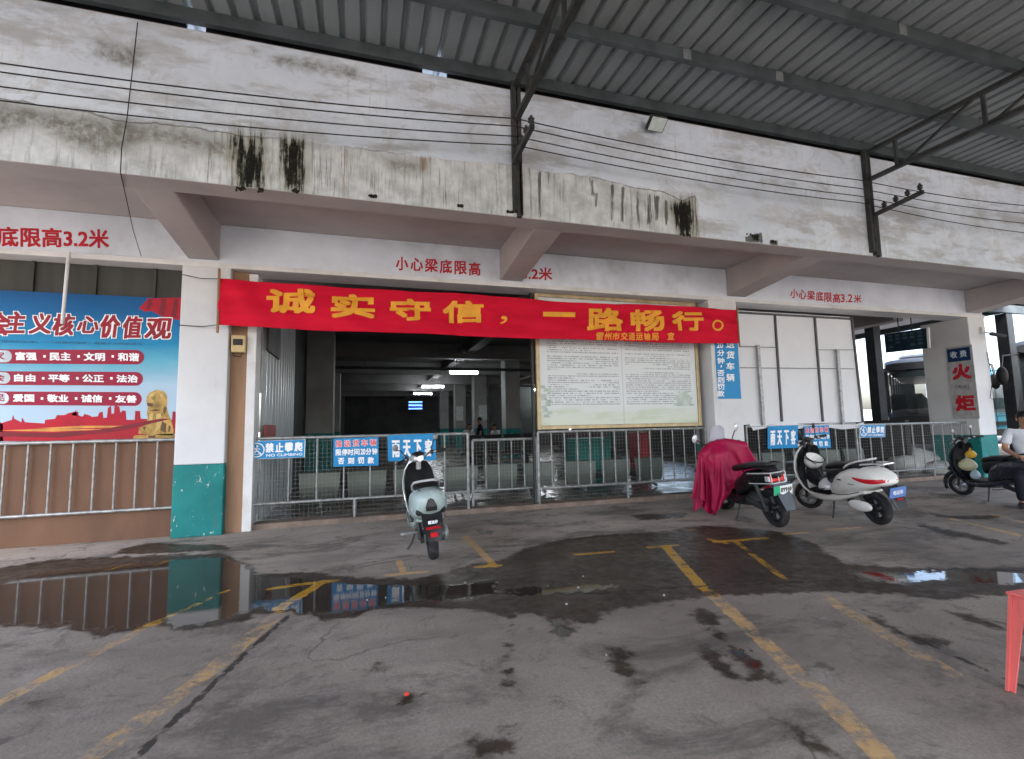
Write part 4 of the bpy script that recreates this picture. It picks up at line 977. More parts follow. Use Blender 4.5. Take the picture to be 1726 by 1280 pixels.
MB().tube([q[0]+Vector((.015, -.3, 0)), q[0]+Vector((.015, -.3, .6))], .01).tube([q[1]+Vector((.015, .3, 0)), q[1]+Vector((.015, .3, .6))], .01).build('hanger', M['dark_steel'], hg)
M['dim'] = paint('dim_print', (.05, .09, .11), .5)
for r in range(4):
    for k in range(5):
        if random.random() < .8:
            u0 = .1+k*.17; z_ = .15+r*.19
            A_ = q[0].lerp(q[1], u0).lerp(q[3].lerp(q[2], u0), z_); B_ = q[0].lerp(q[1], u0+.1).lerp(q[3].lerp(q[2], u0+.1), z_)
            m = MB(); m.bar(A_+Vector((-.004, 0, 0)), B_+Vector((-.004, 0, 0)), .003, .05); m.build('print_block', M['dim'], hg)
from mathutils import noise as mnoise

# ================================================================== SCOOTERS (local frame: x forward, y left, z up)
def wheel(root, x, r=.215, w=.10, rim=None, name='wheel'):
    prof = []
    for k in range(13):
        a = math.pi*k/12; prof.append((r-.05+.05*math.sin(a)**.7, -w/2*math.cos(a)))
    prof += [(r-.075, w*.36), (r-.075, -w*.36)]
    tt = MB().lathe((x, 0, r), (0, 1, 0), prof, 32, closed_prof=True).build(name, M['tyre'], root, smooth=True, local=True)
    rm = MB().lathe((x, 0, r), (0, 1, 0), [(r-.076, -w*.3), (r-.095, -w*.3), (r-.105, 0), (r-.095, w*.3), (r-.076, w*.3)], 28, closed_prof=True)
    for k in range(5):
        a = k*2*math.pi/5; rm.bar((x+.03*math.cos(a), 0, r+.03*math.sin(a)), (x+(r-.1)*math.cos(a), 0, r+(r-.1)*math.sin(a)), .03, .035, (0, 1, 0))
    rm.lathe((x, 0, r), (0, 1, 0), [(.0, -.06), (.045, -.06), (.05, 0), (.045, .06), (0, .06)], 16)
    rm.build('rim', rim or M['steel'], tt, smooth=True, local=True)
    return tt
def mirror(root, s, base, top, mt):
    m = MB().tube([base, (base[0], (base[1]+top[1])/2, base[2]+.12), top], .007, 6); mo = m.build('mirror', M['black'], root, smooth=True, local=True)
    g = MB().lathe(Vector(top)+Vector((0, 0, .03)), (1, 0, .15), [(0, -.014), (.028, -.012), (.043, -.002), (.043, .006), (0, .006)], 18)
    g.build('mirror_head', mt, mo, smooth=True, local=True)
def steer(objs, ang, axis=(-.22, 0, 1), c=(.48, 0, 1.0)):
    Rm = Matrix.Translation(Vector(c)) @ Matrix.Rotation(ang, 4, Vector(axis).normalized()) @ Matrix.Translation(-Vector(c))
    for o in objs:
        o.data.transform(Rm); o.data.update()
        steer(list(o.children), ang, axis, c)
FRONT = ('front_wheel', 'front_fender', 'fork', 'handlebar_cowl', 'handlebar', 'mirror', 'headlight', 'dashboard')
def turn(root, ang): steer([c for c in root.children if c.name.split('.')[0] in FRONT], ang)
def retro(name, label, pos, heading, lean, body, sc=.9, style='white'):
    yaw = math.atan2(heading[1], heading[0])
    o = thing(name, label, 'scooter', (*pos, 0), (lean, 0, yaw), 'parked scooters'); o.scale = (sc,)*3; ROOTM[o.name] = ROOTM[o.name] @ Matrix.Scale(sc, 4)
    L = dict(local=True)
    xf, xr = .66, -.62
    wheel(o, xr, .215, .105, M['black'], 'rear_wheel'); wheel(o, xf, .205, .095, M['steel'], 'front_wheel')
    # tail body
    MB().xloft([(-.96, .60, .03, .015), (-.94, .60, .09, .04), (-.87, .615, .15, .085), (-.74, .615, .19, .135), (-.58, .595, .21, .17), (-.42, .565, .212, .185), (-.28, .53, .205, .18), (-.16, .48, .185, .16), (-.08, .43, .16, .12), (-.03, .39, .14, .08)] if style == 'white' else [(-.93, .655, .03, .03), (-.91, .652, .10, .075), (-.84, .64, .155, .125), (-.70, .615, .195, .165), (-.52, .59, .212, .19), (-.32, .555, .20, .20), (-.16, .50, .165, .19), (-.08, .44, .135, .16), (-.04, .40, .12, .10)], 32, 2.7).build('tail_body', body, o, smooth=True, **L)
    MB().xloft([(-.62, .44, .15, .025), (-.40, .385, .175, .05), (-.15, .31, .185, .065), (.12, .275, .185, .06), (.36, .28, .17, .06), (.46, .33, .13, .07), (.54, .43, .08, .06)], 24, 3).build('belly_panel', body, o, smooth=True, **L)
    MB().xloft([(-.14, .345, .14, .025), (.0, .338, .175, .02), (.30, .338, .175, .02), (.40, .36, .15, .02)], 20, 4).build('floorboard', M['black'], o, smooth=True, **L)
    MB().xloft([(-.64, .70, .10, .02), (-.58, .765, .135, .03), (-.42, .785, .15, .035), (-.22, .765, .15, .04), (-.02, .735, .135, .045), (.06, .715, .10, .04), (.09, .705, .05, .03)], 24, 2.6).build('seat', M['seat'], o, smooth=True, **L)
    MB().xloft([(-.5, .70, .13, .06), (-.2, .68, .15, .07), (.02, .60, .13, .12), (.05, .56, .09, .10)], 20, 3).build('seat_base', M['black'], o, smooth=True, **L)
    # leg shield: outer and inner shells
    prof = [(.40, .30, .15), (.50, .38, .175), (.555, .50, .20), (.575, .64, .215), (.56, .78, .205), (.52, .90, .175), (.48, .985, .12), (.465, 1.01, .05)]
    def shell(dx, bulge, k, th):
        rings = []
        for x, z, w in prof:
            r_ = []
            for side in (0, 1):
                rng_ = range(11) if side == 0 else range(10, -1, -1)
                for i in rng_:
                    u = i/5-1; r_.append((x+dx+bulge*(1-u*u)-(th if side else 0), u*w*k, z))
            rings.append(r_)
        return MB().loft(rings)
    shell(.0, .085, 1.0, .03).build('front_shield', body, o, smooth=True, **L)
    shell(-.032, .07, .93, .03).build('inner_shield', M['black'], o, smooth=True, **L)
    MB().tube([(x+.0, w*1.0, z) for x, z, w in prof]+[(x+.0, -w*1.0, z) for x, z, w in prof[::-1]], .011, 8).build('shield_trim', M['chrome'] if style == 'mint' else body, o, smooth=True, **L)
    MB().xloft([(.30, .44, .05, .1), (.40, .52, .085, .14), (.50, .56, .09, .16)], 16, 2.4).build('knee_tunnel', M['black'], o, smooth=True, **L)
    # front fender, fork, nose
    rings = []
    for k in range(13):
        a = R_(-20+190*k/12); rr = .262; c = (xf+rr*math.cos(a), .205+rr*math.sin(a)); hw = .07*math.sin(math.pi*min(max((k+1.2)/14, .05), .95))**.5
        rings.append([(c[0]+.0, -hw, c[1]-.035), (xf+(rr+.012)*math.cos(a), -hw*.75, .205+(rr+.012)*math.sin(a)), (xf+(rr+.028)*math.cos(a), 0, .205+(rr+.028)*math.sin(a)), (xf+(rr+.012)*math.cos(a), hw*.75, .205+(rr+.012)*math.sin(a)), (c[0]+.0, hw, c[1]-.035)])
    fd = MB().loft(rings, cap=False, open_ring=True).build('front_fender', body, o, smooth=True, **L)
    sm = fd.modifiers.new('thickness', 'SOLIDIFY'); sm.thickness = .006
    MB().xloft([(.54, .56, .03, .12), (.64, .56, .08, .10), (.74, .53, .085, .075), (.83, .49, .06, .045), (.87, .47, .02, .015)], 18, 2.2).build('nose', body, o, smooth=True, **L)
    for s in (-1, 1): MB().tube([(xf, s*.075, .205), (.575, s*.07, .55)], .02, 8).build('fork', M['dark_steel'], o, smooth=True, **L)
    # handlebar, headlight, mirrors
    MB().tube([(.50, 0, .90), (.455, 0, 1.03)], .035, 10).xloft([(.41, 1.03, .05, .04), (.45, 1.045, .09, .05), (.52, 1.04, .09, .055), (.57, 1.02, .05, .04)], 18, 2.3).build('handlebar_cowl', M['chrome'] if style == 'mint' else M['black'], o, smooth=True, **L)
    hb = MB().tube([(.37, .36, 1.055), (.40, .25, 1.07), (.45, .12, 1.06), (.455, 0, 1.05), (.45, -.12, 1.06), (.40, -.25, 1.07), (.37, -.36, 1.055)], .013, 8).build('handlebar', M['chrome'], o, smooth=True, **L)
    for s in (-1, 1):
        MB().tube([(.355, s*.40, 1.05), (.375, s*.34, 1.058), (.398, s*.265, 1.07)], .021, 10).build('grip', M['black'], hb, smooth=True, **L)
        MB().tube([(.44, s*.22, 1.075), (.455, s*.30, 1.06), (.43, s*.40, 1.05)], .006, 6).build('brake_lever', M['steel'], hb, smooth=True, **L)
        MB().obox((.42, s*.215, 1.072), (.02, 0, 0), (0, .028, 0), (0, 0, .024)).build('switch', M['black'], hb, bevel=.006, **L)
        mirror(o, s, (.42, s*.2, 1.08), (.43, s*.33 if style == 'mint' else s*.25, 1.22), M['black'] if style == 'white' else M['steel'])
    MB().lathe((.56, 0, 1.01), (1, 0, -.1), [(0, 0), (.07, 0), (.075, .02), (.05, .045), (0, .055)], 20).build('headlight', M['clear_lens'], o, smooth=True, **L)
    MB().obox((.44, 0, 1.095), (.05, 0, .02), (0, .07, 0), (-.004, 0, .012)).build('dashboard', M['ink'], o, bevel=.01, **L)
    # chrome grab rail
    rail = [(-.36, .15, .745), (-.46, .155, .80), (-.60, .135, .845), (-.68, .07, .862), (-.69, 0, .865), (-.68, -.07, .862), (-.60, -.135, .845), (-.46, -.155, .80), (-.36, -.15, .745)]
    MB().tube(rail, .013, 8).build('grab_rail', M['chrome'] if style != 'dark' else M['black'], o, smooth=True, **L)
    if style in ('white', 'dark'):
        MB().tube([(-.62, .12, .80), (-.78, .10, .82), (-.93, .06, .82), (-.94, -.06, .82), (-.78, -.10, .82), (-.62, -.12, .80)], .010, 8).tube([(-.90, .07, .82), (-.72, .0, .76), (-.90, -.07, .82)], .008, 6).build('luggage_rack', M['chrome'], o, smooth=True, **L)
    else:
        MB().tube([(-.70, .12, .80), (-.90, .0, .66), (-.70, -.12, .80)], .006, 6).build('tail_trim', M['dark_steel'], o, smooth=True, **L)
    # rear lights, mudguard, plate
    if style == 'white':
        xs_ = [-.96, -.94, -.87, -.74, -.58, -.42]; zc_ = [.60, .60, .615, .615, .595, .565]; w_ = [.03, .09, .15, .19, .21, .212]; h_ = [.015, .04, .085, .135, .17, .185]
        def surf(x, z):
            zc = np.interp(x, xs_, zc_); w = np.interp(x, xs_, w_); h = np.interp(x, xs_, h_)
            return w*max(0, 1-min(1, abs((z-zc)/h))**2.7)**(1/2.7)
        for s in (-1, 1):
            m = MB(); rows = []
            for k in range(17):
                u = k/16; x = -.55-.39*u; hw = .004+.026*math.sin(math.pi*min(1, u*.75+.05))**.8; zc = .635-.028*math.sin(math.pi*u*.9)-.01*u
                rows.append([(x, s*(surf(x, zc+d*hw)+.005*(1-d*d)+.002), zc+d*hw) for d in (-1, -.5, 0, .5, 1)])
            m.loft(rows, cap=False, open_ring=True).build('tail_light', M['red_lens'], o, smooth=True, **L)
        MB().xloft([(-.93, .61, .09, .02), (-.95, .61, .07, .014)], 14, 3).build('brake_light', M['red_lens'], o, smooth=True, **L)
    else:
        for s in (-1, 1): MB().lathe((-.845, s*.125, .56), (-1, s*.55, -.05), [(0, -.03), (.034, -.02), (.036, .008), (.02, .016), (0, .018)], 18).build('indicator', M['black'], o, smooth=True, **L)
        pr = [(-.933, -.055, .575), (-.933, .055, .575), (-.94, .06, .62), (-.925, .03, .69), (-.92, 0, .705), (-.925, -.03, .69), (-.94, -.06, .62)]
        MB().prism(pr, (-.012, 0, 0)).build('tail_light', M['black'], o, bevel=.004, **L)
    def mudguard(root, prof, mt):
        rows = [[(x-.0+.03*(1-abs(u))-.02, w*u, z) for u in (-1, -.6, 0, .6, 1)]+[(x+.0+.03*(1-abs(u))-.008, w*u, z) for u in (1, .6, 0, -.6, -1)] for x, z, w in prof]
        rows = [[(2*x_-p_[0]-.0 if False else p_[0], p_[1], p_[2]) for p_ in r_] for r_, (x_, z_, w_) in zip(rows, prof)]
        return MB().loft(rows).build('rear_mudguard', mt, root, smooth=True, **L)
    retro.mudguard = mudguard
    mudguard(o, [(-.84, .56, .11), (-.92, .46, .105), (-.965, .36, .09), (-.985, .27, .065)], M['black'])
    if style == 'white':
        pb = MB().obox((-.99, 0, .47), (.022, 0, -.066), (0, .11, 0), (.002, 0, .0008)).build('number_plate', M['plate_blue'], o, **L)
        m = MB(); put_text(m, '电动车', (-.982, .07, .44), (-.982, -.07, .44), (-.999, .07, .50), .02, 0, None, (-.005, 0, 0)); m.build('plate_lettering', M['letter_white'], pb, **L)
        MB().obox((-1.0, 0, .385), (.008, 0, -.012), (0, .04, 0), (.002, 0, .001)).build('reflector', M['red_lens'], o, **L)
    else:
        pb = MB().obox((-.945, 0, .475), (.012, 0, -.05), (0, .105, 0), (.004, 0, .001)).build('number_plate', M['black'], o, bevel=.003, **L)
        if style == 'mint':
            m = MB(); put_text(m, '建设办', (-.954, .05, .445), (-.954, -.05, .445), (-.942, .05, .49), .02, 0, None, (-.004, 0, 0))
            for y in (-.03, .0, .06): m.lathe((-.945, y, .508), (-1, 0, 0), [(0, 0), (.006, 0), (.006, .004), (0, .004)], 8)
            m.build('plate_lettering', M['letter_white'], pb, **L)
        MB().obox((-.963, 0, .405), (.01, 0, -.013), (0, .075, 0), (.008, 0, .002)).build('brake_light', M['red_lens'], o, bevel=.004, **L)
        MB().obox((-.985, 0, .34), (.006, 0, -.022), (0, .038, 0), (.004, 0, .002)).build('reflector', M['red_lens'], o, **L)
    # swing arm, motor cover, stand, shocks
    MB().bar((-.28, .10, .30), (-.62, .10, .215), .04, .06).bar((-.28, -.10, .30), (-.62, -.10, .215), .04, .06).build('swing_arm', M['dark_steel'], o, **L)
    for s in (-1, 1): MB().tube([(-.60, s*.12, .23), (-.50, s*.125, .45)], .024, 10).build('shock_absorber', M['dark_steel'], o, smooth=True, **L)
    if style == 'white':
        MB().ell((-.50, .135, .25), .20, .045, .075, 20, 12).build('motor_cover', body, o, smooth=True, **L)
    else:
        MB().ell((-.56, -.15, .26), .12, .05, .09, 18, 12).build('motor_cover', M['steel'], o, smooth=True, **L)
        MB().bar((-.30, .12, .25), (-.33, .26, .26), .03, .02).obox((-.33, .29, .265), (.04, 0, 0), (0, .03, 0), (0, 0, .01)).build('footpeg', M['steel'], o, **L)
    for s in (-1, 1): MB().tube([(.42, s*.2, 1.07), (.50, s*.16, 1.10), (.54, s*.08, 1.0), (.55, s*.05, .85)], .006, 6).build('brake_cable', M['cable'], o, smooth=True, **L)
    MB().tube([(-.50, .0, .822), (-.30, .0, .812), (-.02, .0, .786)], .004, 6).build('seat_seam', M['ink'], o, smooth=True, **L)
    if style == 'white':
        for s in (-1, 1):
            MB().obox((-.30, s*.207, .585), (.035, 0, 0), (0, .003, 0), (.004, 0, .008)).build('badge', M['dark_steel'], o, **L)
            MB().obox((-.50, s*.209, .545), (.05, 0, 0), (0, .003, 0), (.002, 0, .004)).build('badge', M['dark_steel'], o, **L)
    for s in (-1, 1): MB().tube([(x, s*(w+.004), z) for x, w, z in ((-.10, .168, .355), (-.25, .19, .37), (-.42, .185, .40), (-.58, .175, .445))], .006, 6).build('seam_trim', M['black'], o, smooth=True, **L)
    MB().tube([(-.02, .11, .26), (-.06, .19, .09), (-.10, .25, .025+.25*math.sin(-lean)*0)], .012, 8).build('side_stand', M['dark_steel'], o, smooth=True, **L)
    return o
def mid(rear, front): return ((rear[0]+front[0])/2, (rear[1]+front[1])/2)
s1 = retro('mint_scooter', 'pale mint green scooter seen from behind, leaning on its stand before the wide barrier', (.66, 5.33), (.03, 1), R_(-5), M['mint_body'], .87, 'mint')
s3 = retro('white_scooter', 'white scooter with black seat and chrome rear rack parked at an angle', (5.95, 4.92), (.20, 1), R_(-7), M['white_body'], .9)
turn(s1, R_(33)); turn(s3, R_(30))
# helmets carried on the white scooter
def helmet(name, label, loc, rot, mt, half=True):
    o = thing(name, label, 'helmet', loc, rot)
    m = MB(); rings = []
    for i in range(9):
        t_ = (math.pi*.56)*i/8; st = max(math.sin(t_), .02)
        rings.append([(.145*st*math.cos(2*math.pi*k/22), .115*st*math.sin(2*math.pi*k/22), .135*math.cos(t_)) for k in range(22)])
    sh = m.loft(rings, cap=False).build('shell', mt, o, smooth=True, local=True); q_ = sh.modifiers.new('t', 'SOLIDIFY'); q_.thickness = .018
    MB().tube([(.145*math.cos(a), .117*math.sin(a), -.026) for a in np.linspace(0, 2*math.pi, 25)[:-1]], .008, 6, closed=True).build('rim', M['black'], o, smooth=True, local=True)
    MB().obox((.135, 0, -.01), (.03, 0, -.012), (0, .08, 0), (0, 0, .004)).build('peak', M['black'], o, bevel=.004, local=True)
    return o
helmet('helmet', 'black and white helmet hanging under the handlebar of the white scooter', tuple(ROOTM[s3.name] @ Vector((.36, .02, .80))), (R_(150), R_(12), R_(200)), M['white_body'])
helmet('helmet', 'rounded white helmet resting on the footboard of the white scooter', tuple(ROOTM[s3.name] @ Vector((.12, .03, .40))), (0, 0, R_(160)), paint('pearl_helmet', (.62, .63, .64), .15, .1, .05))
# ---- black motor scooter under the magenta cover
s2 = thing('black_scooter', 'black scooter with red tail light and green white plate, front under magenta cover', 'scooter', (4.80, 5.30, 0), (R_(-8), 0, math.atan2(1, .2)), 'parked scooters'); s2.scale = (.9,)*3; ROOTM[s2.name] = ROOTM[s2.name] @ Matrix.Scale(.9, 4)
L = dict(local=True)
wheel(s2, -.66, .255, .105, M['black'], 'rear_wheel'); wheel(s2, .66, .255, .095, M['black'], 'front_wheel')
MB().xloft([(-.88, .70, .03, .02), (-.84, .70, .085, .05), (-.70, .67, .125, .085), (-.50, .62, .15, .12), (-.25, .56, .155, .15), (-.02, .46, .14, .13)], 22, 2.5).build('tail_body', M['black_body'], s2, smooth=True, **L)
MB().xloft([(-.80, .745, .06, .02), (-.70, .785, .115, .035), (-.42, .80, .14, .045), (-.2, .76, .145, .05), (-.02, .73, .13, .05), (.05, .72, .06, .03)], 22, 2.6).build('seat', M['seat'], s2, smooth=True, **L)
MB().xloft([(-.35, .30, .12, .07), (0, .28, .16, .08), (.35, .29, .15, .07), (.5, .38, .10, .09)], 18, 3).build('floor_panel', M['black_body'], s2, smooth=True, **L)
MB().xloft([(.40, .55, .16, .28), (.50, .62, .19, .34), (.60, .64, .17, .30), (.66, .62, .08, .18)], 18, 3).build('front_shield', M['black_body'], s2, smooth=True, **L)
MB().obox((-.80, 0, .655), (.045, 0, -.004), (0, .098, 0), (.003, 0, .045)).build('tail_light', M['red_lens'], s2, bevel=.012, **L)
for s in (-1, 1): MB().obox((-.80, s*.105, .655), (.04, 0, 0), (0, .018, 0), (0, 0, .035)).build('indicator', M['clear_lens'], s2, bevel=.01, **L)
m = MB()
for z, w in ((.735, .16), (.60, .15)): m.tube([(-.45, w+.01, z-.03), (-.78, w-.01, z), (-.865, w*.6, z), (-.87, 0, z), (-.865, -w*.6, z), (-.78, -w+.01, z), (-.45, -w-.01, z-.03)], .009, 8)
for y in (-.10, 0, .10): m.tube([(-.872, y, .735), (-.872, y, .60)], .007, 6)
m.build('tail_guard', M['chrome'], s2, smooth=True, **L)
MB().tube([(-.40, .14, .78), (-.60, .145, .83), (-.82, .10, .84), (-.85, 0, .84), (-.82, -.10, .84), (-.60, -.145, .83), (-.40, -.14, .78)], .012, 8).build('grab_rail', M['dark_steel'], s2, smooth=True, **L)
retro.mudguard(s2, [(-.84, .60, .085), (-.89, .50, .085), (-.945, .38, .08), (-.985, .27, .06)], paint('grey_mudguard', (.09, .10, .115), .5))
pb = MB().obox((-.915, 0, .515), (.014, 0, -.056), (0, .125, 0), (.002, 0, .001)).build('number_plate', M['plate_white'], s2, **L)
MB().obox((-.9185, .085, .515), (.014, 0, -.056), (0, .04, 0), (.001, 0, .0005)).build('plate_green_half', M['plate_green'], pb, **L)
m = MB(); put_text(m, '0Y910', (-.911, .035, .49), (-.911, -.11, .49), (-.925, .035, .545), .03, 0, None, (-.006, 0, 0)); m.build('plate_lettering', M['ink'], pb, **L)
MB().bar((-.25, .11, .32), (-.66, .11, .255), .05, .08).bar((-.25, -.11, .32), (-.66, -.11, .255), .05, .08).ell((-.35, 0, .32), .22, .13, .12, 14, 10).build('engine', M['dark_steel'], s2, smooth=True, **L)
MB().tube([(-.25, -.15, .25), (-.5, -.17, .27), (-.80, -.18, .36)], [.03, .05, .055], 12).build('muffler', M['dark_steel'], s2, smooth=True, **L)
for s in (-1, 1): MB().tube([(-.66, s*.13, .27), (-.55, s*.135, .58)], .024, 10).build('shock_absorber', M['dark_steel'], s2, smooth=True, **L)
MB().tube([(-.05, .12, .25), (-.08, .2, .1), (-.1, .27, .02)], .012, 8).build('side_stand', M['dark_steel'], s2, smooth=True, **L)
hb = MB().tube([(.40, .36, 1.02), (.45, .2, 1.06), (.46, 0, 1.05), (.45, -.2, 1.06), (.40, -.36, 1.02)], .014, 8).build('handlebar', M['dark_steel'], s2, smooth=True, **L)
for s in (-1, 1): 
    mo = MB().tube([(.43, s*.24, 1.06), (.46, s*.33, 1.14), (.47, s*.40, 1.20)], .008, 6).build('mirror', M['black'], s2, smooth=True, **L)
    MB().lathe((.47, s*.42, 1.225), (1, s*-.3 if s < 0 else .25, .25), [(0, -.02), (.045, -.015), (.062, -.002), (.062, .006), (0, .007)], 18).build('mirror_head', M['clear_lens'], mo, smooth=True, **L)
M['cover'] = None
t = NT('magenta_cover_cloth'); c = t.mix(t.ramp(t.noise(4, 6, .6), .3, .7), (.25, .003, .038), (.34, .006, .056)); t.bump(t.noise(9, 6, .6), .35, .012); M['cover'] = t.out(c, .5, None, .25)
t.b.inputs['Sheen Weight'].default_value = .0
# the cover is a real cloth dropped over the handlebar and front of the scooter, then frozen
def drape_cloth(root):
    A = MB().tube([(.34, .36, .93), (.41, .20, 1.02), (.46, 0, 1.06), (.45, -.20, 1.02), (.40, -.38, .95)], .055, 10).ell((.40, .10, .88), .15, .20, .14, 14, 10)
    A.xloft([(.34, .55, .15, .26), (.42, .60, .17, .36), (.52, .64, .19, .36), (.62, .64, .17, .32), (.70, .60, .08, .2)], 20, 3)
    A.xloft([(-.3, .70, .12, .10), (.0, .68, .14, .12), (.10, .62, .12, .12)], 16, 3)
    A.box(-1.5, 1.5, -1.5, 1.5, -.06, .005)
    col = A.build('tmp_collider', None, None, smooth=True); col.modifiers.new('c', 'COLLISION'); col.collision.thickness_outer = .012; col.collision.cloth_friction = 12
    nx_, ny_ = 64, 84; V_ = []; F_ = []
    for j in range(ny_):
        for i in range(nx_):
            x = -.40+1.50*i/(nx_-1); y = -.88+1.96*j/(ny_-1); a = .35
            V_.append((.42+(x-.42)*math.cos(a)-y*math.sin(a), y*math.cos(a)+(x-.42)*math.sin(a), 1.14+.02*math.sin(9*x+4*y)+.02*math.sin(15*y-3*x)))
    F_ = [(j*nx_+i, j*nx_+i+1, (j+1)*nx_+i+1, (j+1)*nx_+i) for j in range(ny_-1) for i in range(nx_-1)]
    me = bpy.data.meshes.new('tmp_cloth'); me.from_pydata(V_, [], F_); co_ = bpy.data.objects.new('tmp_cloth', me); C.objects.link(co_)
    g = co_.vertex_groups.new(name='pin')
    for v in me.vertices:
        if abs(v.co.x-.44) < .04 and abs(v.co.y) < .10: g.add([v.index], 1.0, 'ADD')
    md = co_.modifiers.new('cloth', 'CLOTH'); st_ = md.settings
    st_.quality = 7; st_.mass = .25; st_.tension_stiffness = 12; st_.compression_stiffness = 12; st_.shear_stiffness = 4; st_.bending_stiffness = .08; st_.air_damping = 1.5
    st_.vertex_group_mass = 'pin'
    md.collision_settings.use_self_collision = True; md.collision_settings.self_distance_min = .008; md.collision_settings.distance_min = .012; md.collision_settings.collision_quality = 3
    md.point_cache.frame_start = 1; md.point_cache.frame_end = 60
    S.frame_start = 1; S.frame_end = 60
    for f in range(1, 56): S.frame_set(f)
    dg = bpy.context.evaluated_depsgraph_get()
    m2 = bpy.data.meshes.new_from_object(co_.evaluated_get(dg)); S.frame_set(1)
    for o_ in (co_, col): bpy.data.objects.remove(o_)
    m2.name = 'scooter_cover'; m2.materials.clear(); m2.materials.append(M['cover'])
    o_ = bpy.data.objects.new('scooter_cover', m2); C.objects.link(o_); o_.parent = root
    m2.polygons.foreach_set('use_smooth', [True]*len(m2.polygons))
    q_ = o_.modifiers.new('thickness', 'SOLIDIFY'); q_.thickness = .004
    q_ = o_.modifiers.new('sub', 'SUBSURF'); q_.levels = 1; q_.render_levels = 1
    return o_
drape_cloth(s2)
ws = []
for j in range(9):
    v = j/8; w = .13*(1-.15*v) if v < .8 else .13*(.88-.8*(v-.8)/.2*.7)
    ws.append([(.50+.05*(1-(2*i/8-1)**2)-.10*v, w*(2*i/8-1), 1.07+.27*v) for i in range(9)])
t = NT('smoked_windshield'); t.out((.55, .57, .65), .12); t.b.inputs['Alpha'].default_value = .72; M['screen'] = t.m
wsd = MB().loft(ws, cap=False, open_ring=True).build('windshield', M['screen'], s2, smooth=True, **L); q_ = wsd.modifiers.new('t', 'SOLIDIFY'); q_.thickness = .004
turn(s2, R_(15))
# ---- dark scooter at the right edge
s4 = retro('dark_scooter', 'dark navy scooter at the right edge with bags hanging from its hook', (8.98, 4.95), (.32, 1), R_(-5), M['dark_body'], .84, 'dark')
turn(s4, R_(18))
RM4 = ROOTM[s4.name]
def bag(name, label, c, rx, ry, rz, mt, seed):
    c = RM4 @ Vector(c); m = MB(); m.ell((0, 0, 0), rx, ry, rz, 20, 14)
    r = random.Random(seed)
    for i, p in enumerate(m.v):
        v = (p[2]/rz+1)/2; k = (1.08-.55*v**2.5)*(1+.08*math.sin(9*math.atan2(p[1], p[0])+seed)*v+r.uniform(-.03, .03)); m.v[i] = (c.x+p[0]*k, c.y+p[1]*k, c.z+p[2])
    o = thing(name, label, 'bag', tuple(c))
    m.build('sack_body', mt, o, smooth=True)
    MB().tube([(c.x-.02, c.y, c.z+rz*.9), (c.x-.01, c.y, c.z+rz*1.35), (c.x+.015, c.y, c.z+rz*1.35), (c.x+.02, c.y, c.z+rz*.9)], .005, 6).build('handle', mt, o, smooth=True)
bag('shopping_bag', 'bulging cream plastic bag hanging from the hook of the dark scooter', (.33, .10, .62), .115, .11, .10, paint('cream_bag', (.52, .50, .33), .4, 0, .12, 12, bump=.004), 3)
bag('fruit_bag', 'small yellow bag hanging above the cream bag on the dark scooter', (.34, .0, .80), .07, .07, .065, paint('yellow_bag', (.62, .36, .04), .35, 0, .12, 12, bump=.004), 5)
bag('paper_bag', 'small pale blue and green bag below the cream bag on the dark scooter', (.26, .06, .44), .07, .06, .075, paint('pale_blue_bag', (.42, .52, .58), .4, 0, .12, 12), 7)

# ================================================================== PEOPLE
def skin_obj(name, pts, edges, rad, mat, parent, root=0, sub=2):
    me = bpy.data.meshes.new('s'); me.from_pydata([tuple(p) for p in pts], edges, []); o = bpy.data.objects.new('s', me); C.objects.link(o)
    md = o.modifiers.new('skin', 'SKIN'); md.use_smooth_shade = True
    if not me.skin_vertices: 
        me.attributes  # layer is made with the modifier below
        bm = bmesh.new(); bm.from_mesh(me); bm.verts.layers.skin.verify(); bm.to_mesh(me); bm.free()
    for i, sv in enumerate(me.skin_vertices[0].data):
        r = rad[i]; sv.radius = (r, r) if not isinstance(r, tuple) else r; sv.use_root = (i == root)
    sb = o.modifiers.new('sub', 'SUBSURF'); sb.levels = sub; sb.render_levels = sub
    dg = bpy.context.evaluated_depsgraph_get(); dg.update()
    m2 = bpy.data.meshes.new_from_object(o.evaluated_get(dg)); bpy.data.objects.remove(o); bpy.data.meshes.remove(me)
    m2.name = name; m2.materials.clear(); m2.materials.append(mat)
    m2.polygons.foreach_set('use_smooth', [True]*len(m2.polygons))
    ob = bpy.data.objects.new(name, m2); C.objects.link(ob); ob.parent = parent
    return ob
